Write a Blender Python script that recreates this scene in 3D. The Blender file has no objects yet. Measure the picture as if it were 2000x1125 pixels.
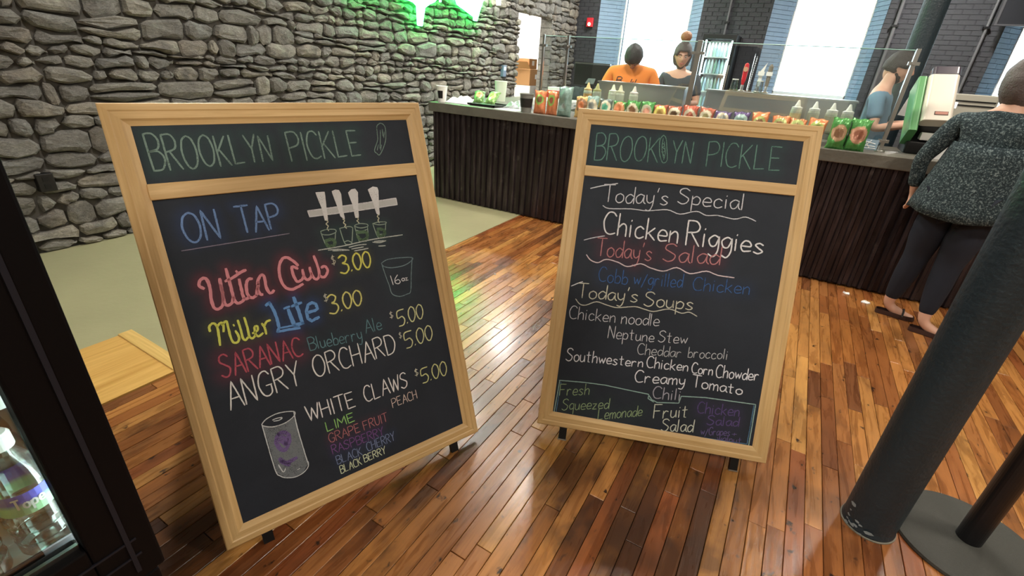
import bpy, bmesh, math, random
import numpy as np
from mathutils import Vector, Matrix, noise as mnoise
random.seed(7)
C = bpy.context.scene.collection
PI = math.pi

# ------------------------------------------------------------------ camera
PPX, PPY = 1000.0, 562.5
VV = (875.0, 2440.0); VB = (1593.0, 157.0)          # vanishing points of the verticals and of the floor boards
FPX = math.sqrt(-((VV[0]-PPX)*(VB[0]-PPX) + (VV[1]-PPY)*(VB[1]-PPY)))
def cdir(p): return Vector(((p[0]-PPX)/FPX, -(p[1]-PPY)/FPX, -1.0))
_Z = -(cdir(VV).normalized()); _Y = cdir(VB); _Y = (_Y - _Z*_Y.dot(_Z)).normalized(); _X = _Y.cross(_Z)
RW = Matrix((_X, _Y, _Z))
H = 1.55
CAM = Vector((0, 0, H))
cam = bpy.data.cameras.new('camera'); co = bpy.data.objects.new('camera', cam); C.objects.link(co)
cam.sensor_width = 36.0; cam.lens = 36.0*FPX/2000.0; cam.clip_start = 0.02; cam.clip_end = 200
co.matrix_world = Matrix.Translation(CAM) @ RW.to_4x4()
bpy.context.scene.camera = co
def ray(p): return RW @ cdir(p)
def on_plane(p, P0, N):
    r = ray(p); return CAM + r*((P0-CAM).dot(N)/r.dot(N))

# ------------------------------------------------------------------ world, lights, exposure
vs = bpy.context.scene.view_settings
vs.view_transform = 'Standard'; vs.look = 'None'; vs.gamma = 1.0; vs.exposure = 0.0
try: vs.use_curve_mapping = False
except Exception: pass
w = bpy.data.worlds.new('overcast sky'); bpy.context.scene.world = w; w.use_nodes = True
bg = w.node_tree.nodes['Background']; bg.inputs[0].default_value = (0.80, 0.91, 1.0, 1); bg.inputs[1].default_value = 10.0
WALL_X, BACK_Y, RIGHT_X, REAR_Y, CEIL_Z = -4.72, 10.6, 5.2, -3.6, 4.0
def area(name, loc, size, power, col, rot=(0,0,0), shape='DISK', sy=None, spread=None):
    l = bpy.data.lights.new(name, 'AREA'); l.energy = power; l.color = col; l.shape = shape; l.size = size
    if sy: l.size_y = sy
    if spread: l.spread = spread
    o = bpy.data.objects.new(name, l); C.objects.link(o); o.location = loc; o.rotation_euler = rot
    return o
WARM = (1.0, 0.91, 0.78); NEUT = (1.0, 0.97, 0.91)
# ceiling lamps: (x, y, watts, colour); some are unseen added fill; fixtures are built further down
LAMPS = [(-4.0, 6.9, 100, NEUT), (-3.4, 4.7, 55, NEUT), (-1.65, 4.05, 60, WARM), (-0.5, 4.1, 45, WARM), (1.6, 4.6, 40, WARM), (1.27, 9.1, 120, NEUT), (-1.2, 7.4, 100, NEUT), (-3.3, 9.4, 80, NEUT),  # last two added to brighten the back of the room
         (1.8, -1.2, 75, WARM), (-0.9, -1.8, 80, WARM), (-2.9, 1.6, 52, NEUT), (1.9, 1.9, 45, WARM), (3.4, 2.4, 50, WARM)]  # first two added behind the camera to light the boards
LAMP_Z = 3.55
for i, (x, y, p, c) in enumerate(LAMPS):
    area('ceiling_and_added_fill_light', (x, y, LAMP_Z-0.012), 0.27, p, c)

# ------------------------------------------------------------------ materials
def nt(name):
    m = bpy.data.materials.new(name); m.use_nodes = True; t = m.node_tree
    return m, t, t.nodes, t.links, t.nodes['Principled BSDF']
def srgb(r, g, b):
    f = lambda c: (c/255/12.92) if c/255 <= 0.04045 else ((c/255+0.055)/1.055)**2.4
    return (f(r), f(g), f(b), 1)
def plain(name, col, rough=0.5, metal=0.0, noise=0.0, scale=30, bump=0.0, bscale=None, trans=0, spec=None, emit=None, estr=0, coat=0):
    m, t, N, L, b = nt(name)
    b.inputs['Base Color'].default_value = col; b.inputs['Roughness'].default_value = rough; b.inputs['Metallic'].default_value = metal
    if trans: b.inputs['Transmission Weight'].default_value = trans
    if coat: b.inputs['Coat Weight'].default_value = coat
    if spec is not None: b.inputs['Specular IOR Level'].default_value = spec
    if emit: b.inputs['Emission Color'].default_value = emit; b.inputs['Emission Strength'].default_value = estr
    if noise or bump:
        tc = N.new('ShaderNodeTexCoord'); n = N.new('ShaderNodeTexNoise'); n.inputs['Scale'].default_value = scale; n.inputs['Detail'].default_value = 5
        L.new(tc.outputs['Object'], n.inputs['Vector'])
        if noise:
            mx = N.new('ShaderNodeMix'); mx.data_type = 'RGBA'
            mx.inputs[6].default_value = tuple(c*(1-noise) for c in col[:3])+(1,); mx.inputs[7].default_value = tuple(min(1, c*(1+noise)) for c in col[:3])+(1,)
            L.new(n.outputs['Fac'], mx.inputs[0]); L.new(mx.outputs[2], b.inputs['Base Color'])
        if bump:
            n2 = n
            if bscale:
                n2 = N.new('ShaderNodeTexNoise'); n2.inputs['Scale'].default_value = bscale; n2.inputs['Detail'].default_value = 6; L.new(tc.outputs['Object'], n2.inputs['Vector'])
            bp = N.new('ShaderNodeBump'); bp.inputs['Strength'].default_value = bump; bp.inputs['Distance'].default_value = 0.01
            L.new(n2.outputs['Fac'], bp.inputs['Height']); L.new(bp.outputs['Normal'], b.inputs['Normal'])
    return m
def mixrgb(N, L, fac, a, b, mode='MIX'):
    mx = N.new('ShaderNodeMix'); mx.data_type = 'RGBA'; mx.blend_type = mode
    for v, k in ((fac, 0), (a, 6), (b, 7)):
        if isinstance(v, (int, float)): mx.inputs[k].default_value = v
        elif isinstance(v, tuple): mx.inputs[k].default_value = v
        else: L.new(v, mx.inputs[k])
    return mx.outputs[2]
def ramp(N, L, src, stops):
    r = N.new('ShaderNodeValToRGB'); e = r.color_ramp.elements
    e[0].position, e[0].color = stops[0]; e[1].position, e[1].color = stops[-1]
    for p, c in stops[1:-1]:
        k = e.new(p); k.color = c
    L.new(src, r.inputs[0]); return r.outputs[0]
def mapping(N, L, src, scale, loc=(0,0,0), rot=(0,0,0)):
    mp = N.new('ShaderNodeMapping'); mp.inputs['Scale'].default_value = scale; mp.inputs['Location'].default_value = loc; mp.inputs['Rotation'].default_value = rot
    L.new(src, mp.inputs['Vector']); return mp.outputs[0]
def noise(N, L, vec, scale, detail=5, rough=0.55, dist=0.0):
    n = N.new('ShaderNodeTexNoise'); n.inputs['Scale'].default_value = scale; n.inputs['Detail'].default_value = detail
    n.inputs['Roughness'].default_value = rough; n.inputs['Distortion'].default_value = dist
    L.new(vec, n.inputs['Vector']); return n.outputs['Fac']
def math_(N, L, op, a, b=None, clamp=False):
    m = N.new('ShaderNodeMath'); m.operation = op; m.use_clamp = clamp
    for k, v in ((0, a), (1, b)):
        if v is None: continue
        if isinstance(v, (int, float)): m.inputs[k].default_value = v
        else: L.new(v, m.inputs[k])
    return m.outputs[0]
def bump(N, L, h, b, strength=0.4, dist=0.01):
    bp = N.new('ShaderNodeBump'); bp.inputs['Strength'].default_value = strength; bp.inputs['Distance'].default_value = dist
    L.new(h, bp.inputs['Height']); L.new(bp.outputs['Normal'], b.inputs['Normal'])
def piece_random(N, L):
    g = N.new('ShaderNodeNewGeometry'); oi = N.new('ShaderNodeObjectInfo')
    s = math_(N, L, 'ADD', g.outputs['Random Per Island'], oi.outputs['Random']); return math_(N, L, 'FRACT', s), g.outputs['Position']

def mat_stone():
    m, t, N, L, b = nt('rough_grey_stone')
    r, pos = piece_random(N, L)
    base = ramp(N, L, r, [(0.0, srgb(128, 126, 121)), (0.3, srgb(160, 157, 148)), (0.55, srgb(142, 142, 139)), (0.8, srgb(178, 172, 158)), (1.0, srgb(150, 142, 131))])
    big = noise(N, L, mapping(N, L, pos, (1, 1, 1)), 6, 4, 0.6, 0.5)
    fine = noise(N, L, mapping(N, L, pos, (1, 1, 2.2)), 38, 8, 0.7, 0.8)
    c = mixrgb(N, L, ramp(N, L, big, [(0.35, (0,0,0,1)), (0.7, (1,1,1,1))]), base, srgb(120, 117, 113))
    c2 = mixrgb(N, L, 0.65, c, ramp(N, L, fine, [(0.3, (0.35,0.34,0.33,1)), (0.5, (0.85,0.84,0.82,1)), (0.72, (1.35,1.32,1.25,1))]), 'MULTIPLY')
    L.new(c2, b.inputs['Base Color']); b.inputs['Roughness'].default_value = 0.93
    b.inputs['Specular IOR Level'].default_value = 0.25
    h = math_(N, L, 'ADD', math_(N, L, 'MULTIPLY', big, 1.6), fine)
    bump(N, L, h, b, 1.0, 0.02); return m
def mat_plank():
    m, t, N, L, b = nt('varnished_maple_plank')
    r, pos = piece_random(N, L)
    cmb = N.new('ShaderNodeCombineXYZ'); L.new(math_(N, L, 'MULTIPLY', r, 37.0), cmb.inputs[2]); L.new(math_(N, L, 'MULTIPLY', r, 91.0), cmb.inputs[1])
    add = N.new('ShaderNodeVectorMath'); add.operation = 'ADD'; L.new(pos, add.inputs[0]); L.new(cmb.outputs[0], add.inputs[1]); v = add.outputs[0]
    base = ramp(N, L, r, [(0.0, srgb(122, 72, 38)), (0.2, srgb(156, 98, 50)), (0.42, srgb(180, 124, 66)), (0.6, srgb(140, 78, 42)), (0.78, srgb(194, 142, 78)), (0.9, srgb(162, 106, 58)), (1.0, srgb(102, 60, 36))])
    grain = noise(N, L, mapping(N, L, v, (26, 1.6, 26)), 3.0, 6, 0.65, 1.2)
    g2 = noise(N, L, mapping(N, L, v, (9, 0.9, 9)), 2.2, 3, 0.6, 1.5)
    c = mixrgb(N, L, 0.6, base, ramp(N, L, grain, [(0.3, (0.62,0.52,0.45,1)), (0.52, (1,1,1,1)), (0.7, (1.15,1.12,1.05,1))]), 'MULTIPLY')
    c = mixrgb(N, L, 0.6, c, ramp(N, L, g2, [(0.36, (0.42,0.34,0.30,1)), (0.54, (1,1,1,1))]), 'MULTIPLY')
    # old stains and knots of the wood itself
    st = noise(N, L, mapping(N, L, v, (3.2, 1.5, 1)), 1.9, 4, 0.6, 0.4)
    sb = noise(N, L, pos, 1.1, 3, 0.55, 0.3)
    mask = math_(N, L, 'MULTIPLY', ramp(N, L, st, [(0.50, (0,0,0,1)), (0.68, (1,1,1,1))]), ramp(N, L, sb, [(0.40, (0.25,0.25,0.25,1)), (0.6, (1,1,1,1))]))
    c = mixrgb(N, L, math_(N, L, 'MULTIPLY', mask, 0.75), c, srgb(66, 42, 26))
    kn = noise(N, L, mapping(N, L, v, (1.6, 1, 1)), 17, 3, 0.5, 0.2)
    c = mixrgb(N, L, ramp(N, L, kn, [(0.66, (0,0,0,1)), (0.73, (1,1,1,1))]), c, srgb(48, 30, 20))
    # large dark patches around the signs: stained boards plus painted sign shadow
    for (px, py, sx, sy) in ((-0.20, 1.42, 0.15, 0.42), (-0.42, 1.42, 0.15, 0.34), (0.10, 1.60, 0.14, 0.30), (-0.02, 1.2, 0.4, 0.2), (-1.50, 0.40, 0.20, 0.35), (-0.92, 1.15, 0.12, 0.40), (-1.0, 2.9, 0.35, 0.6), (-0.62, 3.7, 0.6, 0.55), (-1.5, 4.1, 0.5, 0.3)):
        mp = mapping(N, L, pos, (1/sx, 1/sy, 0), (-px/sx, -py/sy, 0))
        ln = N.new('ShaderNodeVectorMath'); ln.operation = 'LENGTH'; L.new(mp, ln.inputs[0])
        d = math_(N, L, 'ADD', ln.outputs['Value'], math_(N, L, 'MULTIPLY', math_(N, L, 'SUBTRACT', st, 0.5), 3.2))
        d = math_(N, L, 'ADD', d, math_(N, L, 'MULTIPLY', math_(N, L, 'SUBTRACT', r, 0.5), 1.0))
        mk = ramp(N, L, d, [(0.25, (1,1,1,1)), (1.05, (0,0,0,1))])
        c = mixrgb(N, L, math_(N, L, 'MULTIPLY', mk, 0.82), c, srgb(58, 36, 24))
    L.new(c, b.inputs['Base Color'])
    L.new(math_(N, L, 'ADD', math_(N, L, 'MULTIPLY', g2, 0.25), 0.16), b.inputs['Roughness'])
    b.inputs['Coat Weight'].default_value = 0.25; b.inputs['Coat Roughness'].default_value = 0.18
    bump(N, L, math_(N, L, 'ADD', grain, math_(N, L, 'MULTIPLY', g2, 2.0)), b, 0.12, 0.006); return m
def mat_pine(name, axis, c0, c1, scale=1.0, rough=0.5):
    m, t, N, L, b = nt(name)
    tc = N.new('ShaderNodeTexCoord'); oi = N.new('ShaderNodeObjectInfo')
    sc = [22, 22, 22]; sc[axis] = 1.2
    cmb = N.new('ShaderNodeCombineXYZ'); L.new(math_(N, L, 'MULTIPLY', oi.outputs['Random'], 19.0), cmb.inputs[0]); L.new(math_(N, L, 'MULTIPLY', oi.outputs['Random'], 7.0), cmb.inputs[2])
    add = N.new('ShaderNodeVectorMath'); add.operation = 'ADD'; L.new(tc.outputs['Object'], add.inputs[0]); L.new(cmb.outputs[0], add.inputs[1])
    v = mapping(N, L, add.outputs[0], tuple(s*scale for s in sc))
    g = noise(N, L, v, 1.6, 5, 0.6, 1.6)
    L.new(ramp(N, L, g, [(0.3, c0), (0.7, c1)]), b.inputs['Base Color'])
    b.inputs['Roughness'].default_value = rough
    bump(N, L, g, b, 0.08, 0.004); return m
def mat_glass(name, tint=(0.93, 0.98, 0.97, 1), refl=0.10, fres=1.45, rough=0.0):
    m = bpy.data.materials.new(name); m.use_nodes = True; t = m.node_tree; N = t.nodes; L = t.links
    N.remove(N['Principled BSDF']); out = N['Material Output']
    tr = N.new('ShaderNodeBsdfTransparent'); tr.inputs[0].default_value = tint
    gl = N.new('ShaderNodeBsdfGlossy'); gl.inputs['Roughness'].default_value = rough
    fr = N.new('ShaderNodeFresnel'); fr.inputs[0].default_value = fres
    mx = N.new('ShaderNodeMixShader')
    f = math_(N, L, 'ADD', math_(N, L, 'MULTIPLY', fr.outputs[0], 0.8), refl*0.5, True)
    L.new(f, mx.inputs[0]); L.new(tr.outputs[0], mx.inputs[1]); L.new(gl.outputs[0], mx.inputs[2]); L.new(mx.outputs[0], out.inputs[0])
    return m
def mat_emit(name, col, s):
    m = bpy.data.materials.new(name); m.use_nodes = True; t = m.node_tree; N = t.nodes; L = t.links
    N.remove(N['Principled BSDF']); e = N.new('ShaderNodeEmission'); e.inputs[0].default_value = col; e.inputs[1].default_value = s
    L.new(e.outputs[0], N['Material Output'].inputs[0]); return m
def mat_dust(name, attr='dust'):
    m, t, N, L, b = nt(name)
    a = N.new('ShaderNodeAttribute'); a.attribute_name = attr
    tc = N.new('ShaderNodeTexCoord')
    n = noise(N, L, tc.outputs['Object'], 5, 6, 0.6, 0.6); n2 = noise(N, L, tc.outputs['Object'], 240, 3, 0.6)
    base = mixrgb(N, L, n, srgb(28, 34, 43), srgb(46, 52, 63))
    base = mixrgb(N, L, 0.25, base, mixrgb(N, L, n2, (0.3,0.3,0.3,1), (1.6,1.6,1.6,1)), 'MULTIPLY')
    L.new(mixrgb(N, L, 1.0, base, a.outputs['Color'], 'ADD'), b.inputs['Base Color'])
    b.inputs['Roughness'].default_value = 0.62; b.inputs['Specular IOR Level'].default_value = 0.3; return m
_chalk = {}
def mat_chalk(col, dens=1.0):
    k = (col, dens)
    if k in _chalk: return _chalk[k]
    m, t, N, L, b = nt('chalk')
    tc = N.new('ShaderNodeTexCoord'); n = noise(N, L, tc.outputs['Object'], 330, 3, 0.7); n2 = noise(N, L, tc.outputs['Object'], 14, 3, 0.7)
    f = math_(N, L, 'ADD', n, math_(N, L, 'MULTIPLY', math_(N, L, 'SUBTRACT', n2, 0.5), 0.6))
    lo = 0.50 - 0.22*dens
    k1 = ramp(N, L, f, [(lo, (0,0,0,1)), (lo+0.16, (1,1,1,1))])
    L.new(mixrgb(N, L, k1, tuple(c*0.45 for c in col[:3])+(1,), col), b.inputs['Base Color']); b.inputs['Roughness'].default_value = 1.0
    b.inputs['Specular IOR Level'].default_value = 0.1
    _chalk[k] = m; return m
M = {}
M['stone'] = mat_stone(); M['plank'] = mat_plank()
M['mortar'] = plain('dark_mortar', srgb(82, 78, 72), 0.95, noise=0.3, scale=20)
M['concrete'] = plain('pale_floor_concrete', srgb(162, 158, 124), 0.38, noise=0.16, scale=2.3, bump=0.15, bscale=22)
M['lightwood'] = mat_pine('light_plywood', 1, srgb(190, 144, 74), srgb(222, 178, 104), 0.5, 0.35)
M['threshold'] = mat_pine('threshold_oak', 0, srgb(196, 158, 88), srgb(226, 190, 120), 0.8, 0.4)
M['pine_h'] = mat_pine('sign_pine_across', 0, srgb(198, 160, 104), srgb(220, 186, 132), 1.0, 0.45)
M['pine_v'] = mat_pine('sign_pine_upright', 2, srgb(198, 160, 104), srgb(220, 186, 132), 1.0, 0.45)
M['black_metal'] = plain('black_metal', srgb(20, 20, 22), 0.45, 0.3)
M['black_plastic'] = plain('black_plastic', srgb(16, 15, 17), 0.42)
M['fridge_black'] = plain('cooler_black', srgb(9, 7, 9), 0.6, noise=0.3, scale=300, spec=0.12)
M['fridge_edge'] = plain('cooler_gasket', srgb(30, 30, 38), 0.6, spec=0.2)
M['chrome'] = plain('brushed_steel', srgb(190, 190, 186), 0.28, 1.0)
M['steel'] = plain('stainless_panel', srgb(176, 176, 176), 0.36, 1.0, bump=0.05, bscale=6, scale=5)
M['column'] = plain('column_paint', srgb(32, 46, 54), 0.5, noise=0.22, scale=9, bump=0.4, bscale=60)
M['chip'] = plain('chipped_paint', srgb(140, 150, 154), 0.7)
M['disc'] = plain('cast_iron_disc', srgb(62, 62, 58), 0.72, noise=0.15, scale=140, bump=0.5, bscale=400)
M['blackpole'] = plain('satin_black_pole', srgb(18, 18, 22), 0.4)
M['brick'] = plain('charcoal_brick', srgb(62, 63, 68), 0.8, noise=0.15, scale=5, bump=0.4, bscale=40)
M['reveal'] = plain('brick_with_daylight_tint', srgb(132, 156, 178), 0.75, noise=0.12, scale=8, bump=0.5, bscale=30)  # dark-painted brick; pale blue daylight is mixed into its colour
M['countertop'] = plain('concrete_countertop', srgb(100, 98, 90), 0.42, noise=0.3, scale=9, bump=0.3, bscale=40)
M['cardboard'] = plain('cardboard', srgb(176, 132, 88), 0.85)
M['white'] = plain('white_paint', srgb(232, 232, 228), 0.6)
M['paper'] = plain('white_paper', srgb(240, 240, 240), 0.8, bump=0.5, scale=18)
M['ceiling'] = plain('dark_ceiling_boards', srgb(120, 112, 104), 0.8, noise=0.2, scale=3)
M['plaster'] = plain('grey_plaster', srgb(150, 146, 138), 0.8, noise=0.08, scale=3)
M['skin'] = plain('skin', srgb(214, 168, 146), 0.5)
M['skin2'] = plain('skin_warm', srgb(196, 146, 122), 0.5)
M['hair'] = plain('dark_hair', srgb(46, 42, 44), 0.6, noise=0.3, scale=50, bump=0.6, bscale=120)
M['hair_grey'] = plain('grey_brown_hair', srgb(88, 80, 80), 0.6, noise=0.25, scale=40, bump=0.6, bscale=120)
M['bun'] = plain('copper_hair', srgb(150, 108, 78), 0.6, noise=0.3, scale=40, bump=0.6, bscale=90)
M['glass'] = mat_glass('clear_glass'); M['guardglass'] = mat_glass('sneeze_guard_glass', (0.95, 0.98, 0.98, 1), 0.16)
M['glassedge'] = plain('green_glass_edge', srgb(150, 190, 180), 0.2)

def mat_corrugated():
    m, t, N, L, b = nt('rusty_brown_metal')
    tc = N.new('ShaderNodeTexCoord'); o = tc.outputs['Object']
    n = noise(N, L, mapping(N, L, o, (8, 8, 0.9)), 2.4, 6, 0.65, 0.4); n2 = noise(N, L, o, 7, 6, 0.6)
    c = ramp(N, L, n, [(0.3, srgb(34, 28, 31)), (0.52, srgb(56, 48, 51)), (0.66, srgb(80, 70, 74)), (0.8, srgb(120, 112, 116))])
    c = mixrgb(N, L, ramp(N, L, n2, [(0.62, (0,0,0,1)), (0.75, (0.6,0.6,0.6,1))]), c, srgb(112, 104, 102))
    L.new(c, b.inputs['Base Color']); b.inputs['Metallic'].default_value = 0.55; b.inputs['Roughness'].default_value = 0.36
    bump(N, L, n2, b, 0.2, 0.004); return m
M['corr'] = mat_corrugated()
def mat_knit():
    m, t, N, L, b = nt('heathered_knit')
    tc = N.new('ShaderNodeTexCoord'); n = noise(N, L, tc.outputs['Object'], 95, 2, 0.8)
    L.new(ramp(N, L, n, [(0.3, srgb(16, 26, 32)), (0.52, srgb(38, 54, 60)), (0.68, srgb(120, 134, 136))]), b.inputs['Base Color'])
    b.inputs['Roughness'].default_value = 0.95; bump(N, L, n, b, 0.6, 0.01); return m
M['knit'] = mat_knit()
M['leggings'] = plain('navy_leggings', srgb(22, 28, 42), 0.85, noise=0.15, scale=12)
M['orange_shirt'] = plain('orange_shirt', srgb(240, 138, 56), 0.85, noise=0.08, scale=9, bump=0.3)
M['grey_shirt'] = plain('charcoal_tie_dye_shirt', srgb(66, 74, 84), 0.85, noise=0.45, scale=14)
M['blue_shirt'] = plain('blue_shirt', srgb(104, 138, 162), 0.85, noise=0.2, scale=12)

# ------------------------------------------------------------------ mesh helpers
class MB:
    def __init__(s): s.v = []; s.f = []
    def add(s, vs_, fs_):
        o = len(s.v); s.v += [tuple(v) for v in vs_]; s.f += [tuple(i+o for i in f) for f in fs_]; return s
    def box(s, x0, x1, y0, y1, z0, z1, mat=None):
        vs_ = [(x, y, z) for z in (z0, z1) for y in (y0, y1) for x in (x0, x1)]
        if mat is not None: vs_ = [mat @ Vector(v) for v in vs_]
        return s.add(vs_, [(0,2,3,1), (4,5,7,6), (0,1,5,4), (2,6,7,3), (0,4,6,2), (1,3,7,5)])
    def lathe(s, prof, n=20, c=(0,0,0), mat=None, caps=True):
        vs_ = []; fs_ = []
        for r, z in prof:
            for k in range(n):
                a = 2*PI*k/n; vs_.append(Vector((c[0]+r*math.cos(a), c[1]+r*math.sin(a), c[2]+z)))
        for i in range(len(prof)-1):
            for k in range(n):
                fs_.append((i*n+k, i*n+(k+1) % n, (i+1)*n+(k+1) % n, (i+1)*n+k))
        if caps: fs_ += [tuple(range(n))[::-1], tuple(range((len(prof)-1)*n, len(prof)*n))]
        if mat is not None: vs_ = [mat @ v for v in vs_]
        return s.add(vs_, fs_)
    def tube(s, pts, r, n=10, cap=True):
        pts = [Vector(p) for p in pts]; rs = r if isinstance(r, (list, tuple)) else [r]*len(pts)
        vs_ = []; fs_ = []; up = None
        for i, p in enumerate(pts):
            d = (pts[min(i+1, len(pts)-1)] - pts[max(i-1, 0)]).normalized()
            if up is None: up = Vector((0, 0, 1)) if abs(d.z) < 0.9 else Vector((1, 0, 0))
            a = d.cross(up).normalized(); b_ = a.cross(d).normalized(); up = b_
            for k in range(n):
                t = 2*PI*k/n; vs_.append(p + a*math.cos(t)*rs[i] + b_*math.sin(t)*rs[i])
        for i in range(len(pts)-1):
            for k in range(n): fs_.append((i*n+k, i*n+(k+1) % n, (i+1)*n+(k+1) % n, (i+1)*n+k))
        if cap: fs_ += [tuple(range(n))[::-1], tuple(range((len(pts)-1)*n, len(pts)*n))]
        return s.add(vs_, fs_)
    def ball(s, c, r, n=12, m=8, sc=(1,1,1)):
        prof = []
        vs_ = [(c[0], c[1], c[2]-r*sc[2])]
        for j in range(1, m):
            t = -PI/2+PI*j/m
            for k in range(n):
                a = 2*PI*k/n; vs_.append((c[0]+r*sc[0]*math.cos(t)*math.cos(a), c[1]+r*sc[1]*math.cos(t)*math.sin(a), c[2]+r*sc[2]*math.sin(t)))
        vs_.append((c[0], c[1], c[2]+r*sc[2])); fs_ = []
        for k in range(n): fs_.append((0, 1+(k+1) % n, 1+k))
        for j in range(m-2):
            for k in range(n): fs_.append((1+j*n+k, 1+j*n+(k+1) % n, 1+(j+1)*n+(k+1) % n, 1+(j+1)*n+k))
        e = len(vs_)-1
        for k in range(n): fs_.append((e, 1+(m-2)*n+k, 1+(m-2)*n+(k+1) % n))
        return s.add(vs_, fs_)
    def build(s, name, mat, parent=None, matrix=None, smooth=False, bevel=0, loc=None, origin=None):
        me = bpy.data.meshes.new(name)
        vv = s.v
        if origin is not None: vv = [(v[0]-origin[0], v[1]-origin[1], v[2]-origin[2]) for v in vv]
        me.from_pydata([tuple(v) for v in vv], [], s.f); me.update()
        me.materials.append(M[mat] if isinstance(mat, str) else mat)
        if smooth: me.polygons.foreach_set('use_smooth', [True]*len(me.polygons))
        o = bpy.data.objects.new(name, me); C.objects.link(o)
        if parent is not None: o.parent = parent
        if matrix is not None:
            o.matrix_basis = (Matrix.Translation(-parent.location) @ matrix) if parent is not None else matrix
        elif parent is not None and origin is None and loc is None:
            o.location = -parent.location if parent.get('_world') else (0, 0, 0)
        if origin is not None:
            o.location = Vector(origin) - (parent.location if parent is not None else Vector((0,0,0)))
        if loc is not None: o.location = loc
        if bevel:
            b_ = o.modifiers.new('bevel', 'BEVEL'); b_.width = bevel; b_.segments = 2; b_.limit_method = 'ANGLE'
        return o
def tag(o, label, cat, group=None, kind=None):
    if label: o['label'] = label
    if cat: o['category'] = cat
    if group: o['group'] = group
    if kind: o['kind'] = kind
    return o
def thing(name, label, cat, loc=(0,0,0), group=None, rotz=0, world=False):
    """Empty at the thing's base; with world=True the parts' meshes are given in world coordinates."""
    o = bpy.data.objects.new(name, None); o.empty_display_size = 0.1; C.objects.link(o); o.location = loc; o.rotation_euler[2] = rotz
    if world: o['_world'] = True
    return tag(o, label, cat, group)
def structure(name, mb, mat, **k):
    o = mb.build(name, mat, **k); o['kind'] = 'structure'; return o
def copy_tree(o, loc, rotz=None, label=None):
    c = o.copy(); C.objects.link(c); c.location = loc
    if rotz is not None: c.rotation_euler[2] = rotz
    if label: c['label'] = label
    for ch in list(o.children):
        d = ch.copy(); C.objects.link(d); d.parent = c
        for g in list(ch.children):
            e = g.copy(); C.objects.link(e); e.parent = d
    return c

# ================================================================== ROOM
# ---- floor: boards run towards the counter
mb = MB(); mb.box(WALL_X-0.3, RIGHT_X+0.1, REAR_Y-0.1, BACK_Y+0.5, -0.14, -0.018)
floor = structure('floor', mb, plain('subfloor', srgb(40, 28, 20), 0.9))
PW = 0.0635
planks = []
x = -2.43; row = 0
while x < 3.9:
    rr = random.Random(row*13+5)
    y = 0.0 - rr.random()*0.8
    if x > 0.4: y = -rr.random()*0.5
    while y < 4.55:
        ln = rr.choice([0.42, 0.6, 0.75, 0.9, 1.1, 1.3])*(0.85+0.3*rr.random()); y1 = min(y+ln, 4.6)
        if y1 > 0.25 and y1-y > 0.05: planks.append((x, max(y, 0.0), y1, (rr.random()-0.5)*0.0016))
        y = y1
    x += PW; row += 1
def plank_mesh(mb, x, y0, y1, dz, ox=0, oy=0):
    g = 0.0011; b_ = 0.0014; z = dz
    a, c, d, e = x+g-ox, x+PW-g-ox, y0+g-oy, y1-g-oy
    mb.add([(a, d, -0.016), (c, d, -0.016), (c, e, -0.016), (a, e, -0.016), (a, d, z-b_), (c, d, z-b_), (c, e, z-b_), (a, e, z-b_),
            (a+b_, d+b_, z), (c-b_, d+b_, z), (c-b_, e-b_, z), (a+b_, e-b_, z)],
           [(0,1,5,4), (1,2,6,5), (2,3,7,6), (3,0,4,7), (4,5,9,8), (5,6,10,9), (6,7,11,10), (7,4,8,11), (8,9,10,11)])
def seen_size(p):
    cx, cy = p[0]+PW/2, (p[1]+p[2])/2
    q = RW.transposed() @ (Vector((cx, cy, 0))-CAM)
    if q.z > -0.1: return -1
    u, v = PPX+FPX*q.x/-q.z, PPY-FPX*q.y/-q.z
    if not (-120 < u < 2120 and 0 < v < 1260): return -1
    return (p[2]-p[1])/((cx*cx+cy*cy+H*H)**1.5)
planks.sort(key=seen_size, reverse=True)
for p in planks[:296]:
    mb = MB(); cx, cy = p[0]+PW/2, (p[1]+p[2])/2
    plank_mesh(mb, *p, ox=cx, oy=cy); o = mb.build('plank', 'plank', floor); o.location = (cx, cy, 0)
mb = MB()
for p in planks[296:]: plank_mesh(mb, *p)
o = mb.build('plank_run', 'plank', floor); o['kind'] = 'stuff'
# plain boards out of the photograph's sight (behind the camera, under the counter)
mb = MB(); mb.box(WALL_X, RIGHT_X, REAR_Y, 0.0, -0.016, 0.0); mb.box(3.96, RIGHT_X, 0, 4.6, -0.016, 0.0); mb.box(-3.6, RIGHT_X, 4.6, BACK_Y, -0.016, 0.0)
o = mb.build('floor_slab', plain('worn_boards', srgb(130, 84, 46), 0.4, noise=0.3, scale=6), floor)
# pale concrete strip by the stone wall, the light plywood patch and its threshold
mb = MB(); mb.box(WALL_X-0.02, -3.02, 0.0, 0.92, -0.016, 0.004); mb.box(WALL_X-0.02, -2.43, 0.92, 4.6, -0.016, 0.004); mb.box(WALL_X-0.02, -3.6, 4.6, BACK_Y, -0.016, 0.004)
mb.build('concrete_strip', 'concrete', floor)
mb = MB(); mb.box(-3.02, -2.435, 0.0, 0.86, -0.016, 0.006); mb.build('plywood_patch', 'lightwood', floor)
mb = MB(); mb.box(-3.03, -2.432, 0.86, 0.93, -0.016, 0.012)
tr_ = structure('trim_1', mb, 'threshold', bevel=0.004)

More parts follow.
